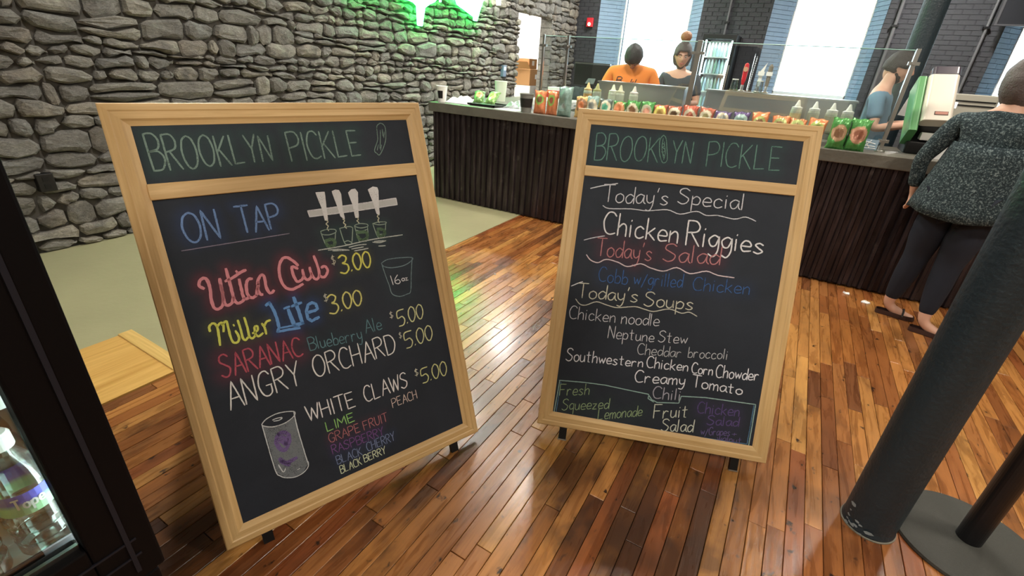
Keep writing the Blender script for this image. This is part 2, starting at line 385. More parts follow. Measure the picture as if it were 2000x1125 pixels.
# ---- stone wall (left) with its doorway
DY0, DY1, DZ = 8.16, 9.42, 2.34
mb = MB()
for (y0, y1, z0, z1) in ((REAR_Y, DY0, 0, CEIL_Z), (DY1, BACK_Y+0.4, 0, CEIL_Z), (DY0, DY1, DZ, CEIL_Z)):
    mb.box(WALL_X-0.26, WALL_X-0.045, y0, y1, z0, z1)
wall_left = structure('wall_left', mb, 'mortar')
rs = random.Random(21)
stones = []
def wav(y, k): return 0.020*math.sin(y*1.9+k*1.3)+0.011*math.sin(y*5.3+k*2.1)+0.013*math.sin(y*13.7+k*4.7)
def stone_rows():
    z = 0.0; k = 0; levels = [0.0]
    while z < 3.9:
        z += rs.choice([0.07, 0.085, 0.10, 0.115, 0.135]); levels.append(z)
    for k in range(len(levels)-1):
        za, zb = levels[k], levels[k+1]; hh = zb-za
        y = -0.6-rs.random()*0.3
        while y < BACK_Y-0.02:
            L_ = min(0.48, max(0.09, rs.gauss(1.9, 0.75)*hh+0.05)); y1 = min(y+L_, BACK_Y+0.0)
            if BACK_Y-y1 < 0.08: y1 = BACK_Y
            lean0 = (rs.random()-0.5)*0.03; lean1 = (rs.random()-0.5)*0.03
            def zz(yy, lv, kk): return lv + (0 if kk == 0 else wav(yy, kk)*(0.9 if lv > 0.05 else 0))
            quads = [(y, y1, za, zb, k, k+1)]
            u = rs.random()
            if hh > 0.125 and L_ > 0.2 and u < 0.30: quads = [(y, y1, za, za+hh*0.48, k, None), (y, y1, za+hh*0.48, zb, None, k+1)]
            elif hh > 0.09 and u > 0.82 and k > 1: quads = [(y, y1, za-hh*0.14, zb+0.012, k, k+1)]
            for (a, b_, c, d, k0, k1) in quads:
                def low(yy, c=c, k0=k0, k=k): return c + wav(yy, k0 if k0 is not None else k+0.5)*(1 if c > 0.05 else 0)
                def top(yy, d=d, k1=k1, k=k): return d + wav(yy, k1 if k1 is not None else k+0.5)
                stones.append((a, b_, low, top, lean0, lean1))
            y = y1
stone_rows()
def stone_mesh(mb, s, seed, oy=0.0, oz=0.0, fine=True):
    a, b_, low, top, l0, l1 = s; r = random.Random(seed)
    g = 0.005+r.random()*0.006; a2, b2 = a+g, b_-g; w_ = b2-a2
    zl = lambda yy: low(yy)+g; zt = lambda yy: top(yy)-g
    cr = min(0.042, w_*0.26); hL = zt(a)-zl(a); ch = min(0.034, hL*0.36)
    jit = lambda k: (r.random()-0.5)*k
    out = [(a2+cr*r.uniform(0.3, 1.4), zl(a2)), ((a2+b2)/2+jit(w_*0.3), zl((a2+b2)/2)+jit(0.010)), (b2-cr*r.uniform(0.3, 1.4), zl(b2)), (b2+jit(0.006), zl(b2)+ch*r.uniform(0.5, 1.6)),
           (b2+jit(0.01), zt(b2)-ch*r.uniform(0.5, 1.6)), (b2-cr*r.uniform(0.3, 1.4), zt(b2)), ((a2+b2)/2+jit(w_*0.3), zt((a2+b2)/2)+jit(0.010)), (a2+cr*r.uniform(0.3, 1.4), zt(a2)),
           (a2+jit(0.01), zt(a2)-ch*r.uniform(0.5, 1.6)), (a2+jit(0.006), zl(a2)+ch*r.uniform(0.5, 1.6))]
    n = len(out); cy = sum(p[0] for p in out)/n; cz = sum(p[1] for p in out)/n
    dpt = 0.012+r.random()*0.035; tilt_y = jit(0.10); tilt_z = jit(0.35)
    def dp(y, z, base): return WALL_X-0.02+base+(y-cy)*tilt_y+(z-cz)*tilt_z
    vs_ = [(WALL_X-0.06, y, z) for y, z in out]
    vs_ += [(dp(y, z, dpt*0.25+jit(0.008)), y, z) for y, z in out]
    k1 = 0.86
    ring = [(cy+(y-cy)*(k1+jit(0.1)), cz+(z-cz)*(0.76+jit(0.12))) for y, z in out]
    vs_ += [(dp(y, z, dpt+jit(0.014)), y, z) for y, z in ring]
    ring2 = [(cy+(y-cy)*0.45+jit(w_*0.12), cz+(z-cz)*0.35) for y, z in out[::2]]
    vs_ += [(dp(y, z, dpt*1.1+0.006+jit(0.020)), y, z) for y, z in ring2]
    fs_ = []
    for i in range(n):
        j = (i+1) % n; fs_.append((i, j, n+j, n+i)); fs_.append((n+i, n+j, 2*n+j, 2*n+i))
    m_ = n//2
    for i in range(m_):
        A = 2*n+2*i; B = 2*n+2*i+1; D = 2*n+(2*i+2) % n; c0 = 3*n+i; c1 = 3*n+(i+1) % m_
        fs_ += [(A, B, c0), (B, c1, c0), (B, D, c1)]
    fs_.append(tuple(3*n+i for i in range(m_)))
    mb.add([(v[0], v[1]-oy, v[2]-oz) for v in vs_], [f[::-1] for f in fs_] if False else fs_)
keep = []
for i, s in enumerate(stones):
    yc = (s[0]+s[1])/2; zc = (s[2](yc)+s[3](yc))/2
    if zc > 3.95: continue
    if s[1] > DY0+0.03 and s[0] < DY1-0.03 and zc < DZ: 
        if s[0] < DY0-0.09: s = (s[0], DY0+0.01, *s[2:])
        elif s[1] > DY1+0.09: s = (DY1-0.01, s[1], *s[2:])
        else: continue
    q = RW.transposed() @ (Vector((WALL_X, yc, zc))-CAM); sz = -1
    if q.z < -0.1:
        u, v = PPX+FPX*q.x/-q.z, PPY-FPX*q.y/-q.z
        hidden = (215 < u < 830 and v > 205) or (u < 60 and v > 470) or (u > 850 and v > 225) or u > 1135
        if -80 < u < 1140 and -60 < v < 520 and not hidden: sz = (s[1]-s[0])*(s[3](yc)-s[2](yc))*abs(WALL_X)/(q.length**3)
    keep.append((sz, i, s, yc, zc))
keep.sort(key=lambda t: -t[0])
for sz, i, s, yc, zc in keep[:298]:
    mb = MB(); stone_mesh(mb, s, i, yc, zc); o = mb.build('stone', 'stone', wall_left); o.location = (0, yc, zc)
mb = MB()
for sz, i, s, yc, zc in keep[298:]: stone_mesh(mb, s, i)
o = mb.build('stonework', 'stone', wall_left); o['kind'] = 'stuff'
# stone return of the doorway
mb = MB()
z = 0.0; k = 0
while z < DZ:
    h_ = rs.choice([0.09, 0.12, 0.15]); 
    mb.box(WALL_X-0.25, WALL_X-0.01+rs.random()*0.02, DY1-0.015-rs.random()*0.02, DY1+0.05, z+0.005, min(DZ, z+h_)-0.005); z += h_
o = mb.build('jamb_stones', 'stone', wall_left); o['kind'] = 'stuff'

# ---- small bright store room beyond the doorway
mb = MB(); mb.box(-7.3, -4.98, 7.0, 11.2, -0.14, -0.001); structure('floor_storeroom', mb, 'concrete')
mb = MB(); mb.box(-7.4, -7.3, 7.0, 11.2, 0, 3.0); mb.box(-7.3, -4.98, 11.1, 11.2, 0, 3.0); mb.box(-7.3, -4.98, 7.0, 7.1, 0, 3.0); structure('wall_storeroom', mb, 'white')
mb = MB(); mb.box(-7.4, -4.98, 7.0, 11.2, 3.0, 3.1); structure('ceiling_storeroom', mb, 'white')
t = thing('strip_light', 'long fluorescent strip light in the bright room beyond the stone doorway', 'light', (-6.1, 9.3, 2.95), world=True)
mb = MB(); mb.box(-6.2, -6.0, 8.4, 10.6, 2.95, 3.0); mb.build('housing', 'white', t)
mb = MB(); mb.box(-6.15, -6.05, 8.45, 10.55, 2.90, 2.95); mb.build('tube', mat_emit('fluorescent_glow', (1, 0.98, 0.94, 1), 25), t)
area('storeroom_strip_light', (-6.1, 9.3, 2.89), 0.1, 160, (1, 0.97, 0.92), shape='RECTANGLE', sy=2.0)

# ---- back wall: charcoal brick with splayed window openings
WINS = [(-4.26, -2.2, -3.87, -2.49), (-1.0, 0.70, -0.67, 0.54), (2.22, 4.0, 2.51, 3.75)]   # outer x0,x1, glass x0,x1
GY = 11.05; SILL = 1.27; WTOP = 3.75
mb = MB(); segs = [(WALL_X-0.3, WINS[0][0]), (WINS[0][1], WINS[1][0]), (WINS[1][1], WINS[2][0]), (WINS[2][1], RIGHT_X+0.2)]
for a, b_ in segs: mb.box(a, b_, BACK_Y+0.03, GY+0.25, 0, CEIL_Z)
for ox0, ox1, gx0, gx1 in WINS:
    mb.box(ox0, ox1, BACK_Y+0.03, GY+0.25, 0, SILL-0.02); mb.box(ox0, ox1, BACK_Y+0.03, GY+0.25, WTOP, CEIL_Z)
for ox0, ox1, gx0, gx1 in WINS:       # solid wedges behind the splayed reveals
    for p, q, sg in ((ox0, gx0, 1), (ox1, gx1, -1)):
        e = -0.012*sg
        mb.add([(xx, yy, zz) for zz in (SILL-0.02, WTOP) for xx, yy in ((p+e, BACK_Y+0.03), (q+e, GY+0.07), (q+e, GY+0.25), (p-0.05*sg, GY+0.25))], [(0,1,5,4), (1,2,6,5), (2,3,7,6), (3,0,4,7)])
wall_back = structure('wall_back', mb, plain('brick_mortar', srgb(56, 57, 62), 0.9))
mb = MB(); rb = random.Random(3); r_ = 0; z = 0.0
while z < CEIL_Z-0.05:
    for a, b_ in segs:
        x = a - (0.105 if r_ % 2 else 0)
        while x < b_:
            x0, x1 = max(a, x)+0.005, min(b_, x+0.2)-0.005
            if x1-x0 > 0.03: mb.box(x0, x1, BACK_Y+0.022-rb.random()*0.004, BACK_Y+0.04, z+0.002, z+0.066)
            x += 0.21
    if z < SILL-0.08 or z > WTOP:
        for ox0, ox1, gx0, gx1 in WINS:
            x = ox0
            while x < ox1: mb.box(x+0.005, min(ox1, x+0.2), BACK_Y+0.004-rb.random()*0.008, BACK_Y+0.04, z+0.004, z+0.062); x += 0.21
    z += 0.07; r_ += 1
o = mb.build('brickwork', 'brick', wall_back); o['kind'] = 'stuff'
rv = MB(); z = SILL-0.02; r_ = 0
for ox0, ox1, gx0, gx1 in WINS:       # splayed reveals in brick courses, daylight tint in their colour
    z = SILL-0.02; r_ = 0
    while z < WTOP:
        for (p, q, sgn) in ((ox0, gx0, 1), (ox1, gx1, -1)):
            n_ = 3
            for i in range(n_):
                f0 = (i+(0.5 if r_ % 2 else 0))/n_; f1 = min(1.0, f0+1/n_)
                if i == 0 and r_ % 2: f0 = 0.0
                e = rb.random()*0.006*sgn
                xa, xb = p+(q-p)*f0+e, p+(q-p)*f1+e; ya, yb = BACK_Y+0.034+(GY-BACK_Y-0.034)*f0+0.003, BACK_Y+0.034+(GY-BACK_Y-0.034)*f1-0.003
                bx = -0.03*sgn
                rv.add([(xa, ya, z+0.002), (xb, yb, z+0.002), (xb+bx, yb, z+0.002), (xa+bx, ya, z+0.002), (xa, ya, z+0.066), (xb, yb, z+0.066), (xb+bx, yb, z+0.066), (xa+bx, ya, z+0.066)],
                       [(0,1,5,4), (1,2,6,5), (2,3,7,6), (3,0,4,7), (4,5,6,7), (3,2,1,0)])
        z += 0.07; r_ += 1
o = rv.build('reveal_brickwork', 'reveal', wall_back); o['kind'] = 'stuff'
for i, (ox0, ox1, gx0, gx1) in enumerate(WINS):
    mb = MB()
    for a, b_ in ((gx0-0.12, gx0+0.02), (gx1-0.02, gx1+0.12)): mb.box(a, b_, GY, GY+0.06, SILL, WTOP)
    mb.box(gx0, gx1, GY, GY+0.06, SILL, SILL+0.05); mb.box(gx0, gx1, GY, GY+0.06, WTOP-0.05, WTOP)
    win = structure('window_%d' % (i+1), mb, 'white')
    mb = MB(); mb.box(gx0+0.02, gx1-0.02, GY+0.02, GY+0.026, SILL+0.05, WTOP-0.05); mb.build('pane', 'glass', win)
    mb = MB(); mb.box(ox0+0.05, ox1-0.05, BACK_Y+0.01, GY+0.02, SILL-0.05, SILL); mb.build('window_sill', 'reveal', win)
    # daylight portal in the opening
    po = area('window_portal', ((gx0+gx1)/2, GY+0.10, (SILL+WTOP)/2), gx1-gx0, 1, (1,1,1), rot=(-PI/2, 0, 0), shape='RECTANGLE', sy=WTOP-SILL)
    try: po.data.cycles.is_portal = True
    except Exception: pass

# ---- the other walls and the ceiling (out of frame, they close the room)
mb = MB(); mb.box(RIGHT_X, RIGHT_X+0.15, REAR_Y, BACK_Y+0.1, 0, CEIL_Z); structure('wall_right', mb, 'plaster')
mb = MB(); mb.box(WALL_X-0.3, RIGHT_X+0.15, REAR_Y-0.15, REAR_Y, 0, CEIL_Z); structure('wall_rear', mb, 'plaster')
mb = MB(); mb.box(WALL_X-0.3, RIGHT_X+0.2, REAR_Y-0.15, GY+0.3, CEIL_Z, CEIL_Z+0.15); structure('ceiling', mb, 'ceiling')
mb = MB(); mb.box(WALL_X, WALL_X+0.018, -0.6, BACK_Y*0+4.4, 0.004, 0.012); 

# ---- ceiling lamps, the added fill ones included
lamp0 = None
for i, (x, y, p, c) in enumerate(LAMPS):
    if lamp0 is None:
        t = thing('pendant_or_added_fill_lamp', 'black can pendant lamp from an unseen ceiling set, partly added as fill light', 'lamp', (x, y, LAMP_Z), 'unseen ceiling pendant lamps, some added as fill'); lamp0 = t
        mb = MB(); mb.lathe([(0.15, 0.0), (0.155, 0.16), (0.06, 0.22), (0.02, 0.23)], 24); mb.build('shade', 'black_metal', t, smooth=False)
        mb = MB(); mb.lathe([(0.14, -0.004), (0.14, 0.001)], 24); mb.build('diffuser', mat_emit('lamp_glow', (1, 0.85, 0.65, 1), 10), t)
        mb = MB(); mb.lathe([(0.008, 0.22), (0.008, CEIL_Z-LAMP_Z)], 8); mb.build('stem', 'black_metal', t)
    else: copy_tree(lamp0, (x, y, LAMP_Z))

# ================================================================== COUNTER
CY0 = 4.38; CT0, CT1 = 0.985, 1.08
ctr = thing('service_counter', 'long dark service counter with brown corrugated metal front and grey concrete top', 'counter', (0, 4.9, 0), world=True)
SK = 0.036       # the counter runs a touch out of square with the boards
def cf(x): return 4.385 + (x+3.6)*SK
CX1 = 4.6
mb = MB()
o_ = [(-3.64, cf(-3.64)-0.035), (CX1, cf(CX1)-0.035), (CX1, cf(CX1)+0.67), (-2.35, cf(-2.35)+0.67), (-2.35, 6.5), (-3.64, 6.5)]
n = len(o_)
mb.add([(x, y, CT0) for x, y in o_]+[(x, y, CT1) for x, y in o_], [tuple(range(n))[::-1], tuple(range(n, 2*n))]+[(i, (i+1) % n, n+(i+1) % n, n+i) for i in range(n)])
mb.build('countertop', 'countertop', ctr, bevel=0.006)
mb = MB(); mb.add([(-3.57, cf(-3.57)+0.05, 0.0), (CX1-0.05, cf(CX1)+0.05, 0.0), (CX1-0.05, cf(CX1)+0.61, 0.0), (-3.57, cf(-3.57)+0.61, 0.0),
                   (-3.57, cf(-3.57)+0.05, CT0), (CX1-0.05, cf(CX1)+0.05, CT0), (CX1-0.05, cf(CX1)+0.61, CT0), (-3.57, cf(-3.57)+0.61, CT0)], [(0,1,5,4), (1,2,6,5), (2,3,7,6), (3,0,4,7)])
mb.box(-3.57, -2.4, 5.1, 6.45, 0.0, CT0)
mb.build('carcass', 'black_plastic', ctr)
def corrug(x0, x1, y_at, z0, z1, pitch=0.072, amp=0.022):
    mb = MB(); xs = []; x = x0
    prof = [(0, 0), (0.30, 0), (0.42, 1), (0.72, 1), (0.84, 0)]
    while x < x1-1e-4:
        for f, h_ in prof:
            xx = x+f*pitch
            if xx <= x1: xs.append((xx, h_))
        x += pitch
    xs.append((x1, 0)); vs_ = []; fs_ = []
    for xx, h_ in xs:
        y = y_at(xx)-h_*amp; vs_ += [(xx, y, z0), (xx, y, z1)]
    for i in range(len(xs)-1): fs_.append((2*i, 2*i+2, 2*i+3, 2*i+1))
    return mb.add(vs_, fs_)
x = -3.585
while x < CX1-0.1:
    x1 = min(x+0.864, CX1-0.03); corrug(x, x1, lambda q: cf(q)+0.018, 0.015, CT0).build('corrugated_panel', 'corr', ctr); x = x1
mb = MB(); mb.box(-3.60, -3.57, cf(-3.6), cf(-3.6)+0.7, 0.01, CT0); mb.build('end_panel', 'corr', ctr)

# ---- sneeze guard: panes between steel posts
GYY = 4.70
sg = thing('sneeze_guard', 'tall clear glass sneeze guard on steel posts standing on the counter', 'glass screen', (-0.9, GYY, CT1), world=True)
def gy(x): return GYY + (x-0.57)*SK*0.6
GT = 1.785
posts = [-2.40, -2.14, -0.925, 0.575]
for a, b_ in ((-2.385, -2.155), (-2.125, -0.945), (-0.905, 0.558)):
    mb = MB(); y0, y1 = gy(a), gy(b_)
    mb.add([(a, y0-0.004, CT1+0.03), (b_, y1-0.004, CT1+0.03), (b_, y1+0.004, CT1+0.03), (a, y0+0.004, CT1+0.03), (a, y0-0.004, GT), (b_, y1-0.004, GT), (b_, y1+0.004, GT), (a, y0+0.004, GT)],
           [(0,1,5,4), (1,2,6,5), (2,3,7,6), (3,0,4,7), (4,5,6,7), (3,2,1,0)])
    pn = mb.build('pane', 'guardglass', sg)
    mb = MB(); mb.tube([(a, y0, GT+0.001), (b_, y1, GT+0.001)], 0.0035, 6); mb.build('top_edge', 'glassedge', pn); pn.children[0].location = (0, 0, 0)
for k, px_ in enumerate(posts):
    mb = MB(); y = gy(px_); w_ = (0.010, 0.011, 0.021, 0.013)[k]
    mb.box(px_-w_, px_+w_, y-0.014, y+0.014, CT1, GT+0.012); mb.lathe([(0.034, 0), (0.034, 0.012)], 16, (px_, y, CT1))
    p_ = mb.build('post', 'chrome', sg, bevel=0.002)
    for zc in (1.16, 1.70):
        mb = MB(); cw = 0.055 if k == 2 else 0.034; mb.box(px_-cw, px_+cw, y-0.02, y+0.02, zc-0.011, zc+0.011); mb.lathe([(0.011, 0), (0.011, 0.05)], 10, (0,0,0), Matrix.Translation((px_, y-0.03, zc)) @ Matrix.Rotation(-PI/2, 4, 'X'))
        mb.build('clamp', 'chrome', p_, loc=(0, 0, 0))
# sticker on the glass by the right post
t = thing('glass_sticker', 'small pale sticker with crossing lines low on the right end of the glass', 'sticker', (0.49, 4.66, 1.10), world=True)
mb = MB(); mb.box(0.425, 0.548, 4.672, 4.676, 1.09, 1.165); mb.build('card', plain('pale_blue_card', srgb(150, 176, 196), 0.5), t)
mb = MB()
for (a, b_) in (((0.43, 1.155), (0.53, 1.135)), ((0.455, 1.16), (0.50, 1.10)), ((0.50, 1.16), (0.46, 1.105)), ((0.43, 1.12), (0.535, 1.115)), ((0.435, 1.10), (0.54, 1.102))):
    mb.tube([(a[0], 4.670, a[1]), (b_[0], 4.670, b_[1])], 0.0022, 5)
mb.build('lines', 'white', t)

# ---- steel prep units behind the glass
def prep_unit(x0, x1, label):
    t = thing('prep_unit', label, 'appliance', ((x0+x1)/2, 5.34, 0), world=True)
    mb = MB(); mb.box(x0, x1, 5.22, 5.46, 0.12, 1.40); mb.build('body', 'steel', t, bevel=0.006)
    mb = MB(); mb.box(x0-0.01, x1+0.01, 5.205, 5.47, 1.395, 1.41); mb.build('top_ledge', 'chrome', t)
    for a in (x0+0.05, x1-0.05):
        for b_ in (5.25, 5.43):
            mb = MB(); mb.lathe([(0.02, 0), (0.02, 0.13)], 10, (a, b_, 0)); mb.build('leg', 'black_metal', t)
prep_unit(-2.00, -1.09, 'left stainless steel prep unit in front of the orange shirted worker')
prep_unit(-0.885, 0.36, 'right stainless steel prep unit carrying the beer taps behind the glass')

# ---- squeeze bottles on the counter right behind the glass
def squeeze(x, y, z, cs, cap, label, fill=0.8, sc=1.0):
    t = thing('squeeze_bottle', label, 'bottle', (x, y, z), 'squeeze bottles behind the glass'); t.scale = (sc*1.3, sc*1.3, sc)
    mb = MB(); mb.lathe([(0.030, 0), (0.033, 0.006), (0.033, 0.12*fill)], 18); mb.build('sauce', plain('sauce', cs, 0.35), t, smooth=False)
    mb = MB(); mb.lathe([(0.033, 0.12*fill+0.0005), (0.033, 0.135), (0.030, 0.15)], 18); mb.build('bottle_wall', plain('milky_plastic', srgb(206, 208, 186), 0.35), t)
    mb = MB(); mb.lathe([(0.031, 0.15), (0.031, 0.166), (0.018, 0.172), (0.013, 0.19), (0.005, 0.222)], 18); mb.build('nozzle_cap', plain('cap_plastic', cap, 0.4), t)
SB = [(-1.96, 4.84, srgb(226, 176, 110), srgb(232, 196, 140), 'tan sauce squeeze bottle, leftmost beside the second glass post', 1.0),
      (-1.845, 4.80, srgb(206, 178, 78), srgb(216, 206, 140), 'yellow mustard squeeze bottle half full, second from the left post', 0.6),
      (-1.70, 4.86, srgb(220, 226, 200), srgb(226, 226, 206), 'white sauce squeeze bottle beside the pale yellow one under orange shirt', 1.0),
      (-1.625, 4.86, srgb(212, 200, 140), srgb(214, 208, 176), 'pale yellow squeeze bottle touching the white one under orange shirt', 0.62),
      (-1.485, 4.86, srgb(190, 112, 72), srgb(226, 214, 204), 'russet sauce squeeze bottle standing alone left of the middle post', 0.45),
      (-0.07, 4.86, srgb(220, 196, 150), srgb(240, 238, 226), 'beige squeeze bottle, first of the four right of the taps', 1.0),
      (0.06, 4.86, srgb(206, 204, 176), srgb(240, 240, 230), 'cream squeeze bottle, second of the four right of the taps', 1.0),
      (0.187, 4.86, srgb(196, 190, 160), srgb(236, 236, 226), 'greyish squeeze bottle, third of the four right of the taps', 1.0),
      (0.298, 4.86, srgb(226, 220, 190), srgb(240, 240, 230), 'ivory squeeze bottle, last of the four nearest the right post', 1.0)]
mb = MB()
for a, b_, c_, d_, l_, f_ in SB:
    squeeze(a, b_, 1.172, c_, d_, l_, f_)
# ledge they stand on
t = thing('condiment_rail', 'narrow steel rail behind the glass carrying the squeeze bottles', 'shelf', (-0.8, 4.86, CT1), world=True)
mb = MB(); mb.box(-2.08, 0.40, 4.79, 4.92, 1.158, 1.172); mb.build('shelf_board', 'chrome', t, bevel=0.003)
for xx in (-2.0, -1.2, -0.4, 0.34):
    mb = MB(); mb.box(xx-0.01, xx+0.01, 4.80, 4.90, CT1, 1.158); mb.build('bracket', 'black_metal', t)
t = thing('spray_bottle', 'translucent white spray bottle behind the left end of the glass', 'bottle', (-2.22, 4.82, CT1))
mb = MB(); mb.lathe([(0.036, 0), (0.038, 0.02), (0.038, 0.17), (0.014, 0.25)], 18); mb.build('bottle', plain('pale_green_plastic', srgb(190, 222, 206), 0.3), t)
mb = MB(); mb.lathe([(0.016, 0.25), (0.016, 0.28), (0.010, 0.30), (0.004, 0.345)], 14); mb.build('cap', 'white', t)

# ---- bags of crisps on the counter in front of the glass
def mat_bag(c0, c1, c2, seed, ey=0.55, er=0.32):
    m, t, N, L, b = nt('foil_bag_print')
    tc = N.new('ShaderNodeTexCoord'); o = tc.outputs['Object']
    n = noise(N, L, mapping(N, L, o, (1, 1, 1), (seed, seed*2, 0)), 26, 3, 0.6, 0.3)
    mp = mapping(N, L, o, (8.5, 0, 7.2), (0.0, 0, -0.72*ey)); ln = N.new('ShaderNodeVectorMath'); ln.operation = 'LENGTH'; L.new(mp, ln.inputs[0])
    d = math_(N, L, 'ADD', ln.outputs['Value'], math_(N, L, 'MULTIPLY', math_(N, L, 'SUBTRACT', n, 0.5), 0.30))
    ring = ramp(N, L, d, [(er*0.55, (1,1,1,1)), (er*0.72, (0,0,0,1))]); disc = ramp(N, L, d, [(er, (1,1,1,1)), (er*1.15, (0,0,0,1))])
    c = mixrgb(N, L, ramp(N, L, n, [(0.35, (0,0,0,1)), (0.65, (0.6,0.6,0.6,1))]), c0, tuple(min(1, k*1.5+0.02) for k in c0[:3])+(1,))
    c = mixrgb(N, L, disc, c, c1); c = mixrgb(N, L, ring, c, c2)
    L.new(c, b.inputs['Base Color']); b.inputs['Roughness'].default_value = 0.27; b.inputs['Metallic'].default_value = 0.25; return m
def bag_mesh(w_, h_, th, seed, crump=1.0):
    r = random.Random(seed); nx, nz = 14, 16; mb = MB(); off = Vector((seed*3.1, seed*1.7, 0))
    for side in (-1, 1):
        vs_ = []; fs_ = []
        for j in range(nz+1):
            for i in range(nx+1):
                u, v = i/nx*2-1, j/nz
                e = max(0.0, 1-abs(u)**2.2)**0.6; f = max(0.0, 1-abs(2*v-1)**4)**0.7
                ns = mnoise.noise(Vector((u*1.9, v*3.2, side*2.0))+off)*0.4*crump
                yy = side*(th*0.5*e*f*(1+ns)+0.001)
                wig = 0.004*math.sin(u*22+seed)*(1-f)
                ww = w_*(0.5-0.05*f)+0.006*mnoise.noise(Vector((0, v*5, 3))+off)
                vs_.append((u*ww, yy+wig, v*h_ + 0.004*math.sin(u*6+seed)*(v > 0.9)))
        for j in range(nz):
            for i in range(nx):
                a = j*(nx+1)+i; q = (a, a+1, a+nx+2, a+nx+1); fs_.append(q if side < 0 else q[::-1])
        mb.add(vs_, fs_)
    return mb
BAGG = 'bags of crisps on the counter'
def bag(x, y, z, w_, h_, th, cols, label, lean=-0.14, yaw=0.0, seed=1, roll=0.0, ey=1.0, er=0.33):
    cols = [tuple(0.72*k+0.28*(0.3*c_[0]+0.55*c_[1]+0.15*c_[2]) for k in c_[:3])+(1,) for c_ in cols]
    m = mat_bag(*cols, seed, ey, er)
    o = bag_mesh(w_, h_, th, seed).build('crisp_bag', m); o.location = (x, y, z); o.rotation_euler = (lean, roll, yaw)
    tag(o, label, 'snack bag', BAGG)
    mod = o.modifiers.new('smooth', 'SUBSURF'); mod.levels = 0; mod.render_levels = 0
    return o
OR, LG, GR, TE, GY_ = srgb(224, 118, 24), srgb(150, 214, 40), srgb(48, 146, 44), srgb(120, 160, 150), srgb(140, 148, 140)
BR, RB, PU, PK, CR = srgb(150, 104, 62), srgb(176, 82, 44), srgb(96, 76, 128), srgb(226, 150, 110), srgb(214, 206, 168)
YB = 4.615
bag(-2.315, 4.49, CT1, 0.135, 0.215, 0.06, (OR, LG, BR), 'orange crisp bag with a lime patch, beside the dark printed cup', seed=1, yaw=0.1, lean=-0.05, ey=1.35)
bag(-2.185, 4.50, CT1, 0.135, 0.22, 0.06, (OR, LG, RB), 'orange crisp bag with a lime patch, between its twin and the clear bag', seed=2, yaw=-0.1, lean=-0.05, ey=1.35)
bag(-2.043, 4.49, CT1, 0.155, 0.27, 0.08, (TE, srgb(150, 176, 166), GY_), 'bulging clear teal plastic bag next to the two orange bags', seed=3, lean=-0.03, er=0.2)
row_ = [(-1.90, srgb(226, 168, 60), BR, OR, 'yellow gold crisp bag right behind the clear teal bag'), (-1.785, TE, CR, GY_, 'teal and cream crisp bag below the white squeeze bottle'),
        (-1.655, srgb(92, 110, 104), CR, srgb(70, 190, 150), 'dark grey green crisp bag with a mint spot, left of the orange one'), (-1.525, GR, srgb(230, 150, 80), OR, 'green crisp bag with an orange emblem under the russet bottle'),
        (-1.395, GR, CR, BR, 'green crisp bag with brown emblem, second of three green in the row'), (-1.262, GR, CR, PK, 'green crisp bag with a pink emblem, third of three green in the row'),
        (-1.13, RB, srgb(240, 226, 30), srgb(190, 150, 40), 'maroon crisp bag with a shiny yellow front left of the glass post'), (-1.005, RB, CR, srgb(110, 84, 54), 'rust red crisp bag with dark brown emblem by the middle glass post'),
        (-0.875, srgb(190, 80, 40), CR, RB, 'rust red crisp bag just right of the middle glass post'), (-0.745, RB, CR, srgb(150, 140, 80), 'rust red crisp bag with olive emblem beside the purple bags'),
        (-0.605, PU, CR, GY_, 'purple crisp bag with grey emblem, left of the two purple ones'), (-0.455, PU, srgb(160, 200, 190), TE, 'purple crisp bag with pale teal emblem, right of the two purple ones'),
        (-0.30, OR, srgb(190, 206, 90), BR, 'orange crisp bag with lime emblem right of the purple ones'), (-0.155, OR, srgb(180, 196, 96), BR, 'orange crisp bag under the first of the four squeeze bottles'),
        (-0.035, srgb(206, 120, 40), srgb(176, 196, 90), BR, 'dull orange crisp bag between the first and second squeeze bottle'), (0.10, OR, srgb(170, 196, 70), srgb(140, 150, 60), 'orange crisp bag leaning beside the tall green bags')]
for i, (x, a, b_, c, l_) in enumerate(row_):
    bag(x, gy(x)-0.082-0.006*math.sin(i*2.1), CT1, 0.135, 0.195+0.012*math.sin(i*1.7), 0.055, (a, b_, c), l_, seed=10+i, yaw=0.12*math.sin(i*3.3), roll=0.05*math.sin(i*5.1), ey=1.15, er=0.42)
bag(0.262, 4.53, CT1, 0.128, 0.225, 0.06, (GR, srgb(206, 160, 110), BR), 'tall green crisp bag with tan emblem, left of the upright pair', seed=31, lean=-0.10, ey=1.15, er=0.4)
bag(0.390, 4.545, CT1, 0.140, 0.23, 0.065, (GR, srgb(226, 158, 116), srgb(176, 104, 70)), 'tall green crisp bag with pink ring emblem beside the glass end', seed=32, lean=-0.10, ey=1.15, er=0.42)
def lying_bag(x, y, cols, label, seed, yaw, tilt=-1.35):
    return bag(x, y, CT1+0.03, 0.13, 0.19, 0.06, cols, label, lean=tilt, yaw=yaw, seed=seed)
t = thing('serving_tray', 'flat black tray under the two green bags at the counter end', 'tray', (-3.02, 4.68, CT1), world=True)
mb = MB(); mb.box(-3.2, -2.87, 4.50, 4.78, CT1, CT1+0.012); mb.build('tray_base', 'black_plastic', t, bevel=0.004)
mb = MB()
for (a, b_, c, d) in ((-3.21, -2.86, 4.49, 4.505), (-3.21, -2.86, 4.775, 4.79), (-3.21, -3.195, 4.49, 4.79), (-2.875, -2.86, 4.49, 4.79)): mb.box(a, b_, c, d, CT1, CT1+0.025)
mb.build('tray_rim', 'black_plastic', t)
lying_bag(-3.12, 4.58, (srgb(90, 150, 50), srgb(226, 170, 110), OR), 'left of two green crisp bags lying on the black tray', 41, 0.5, -1.0)
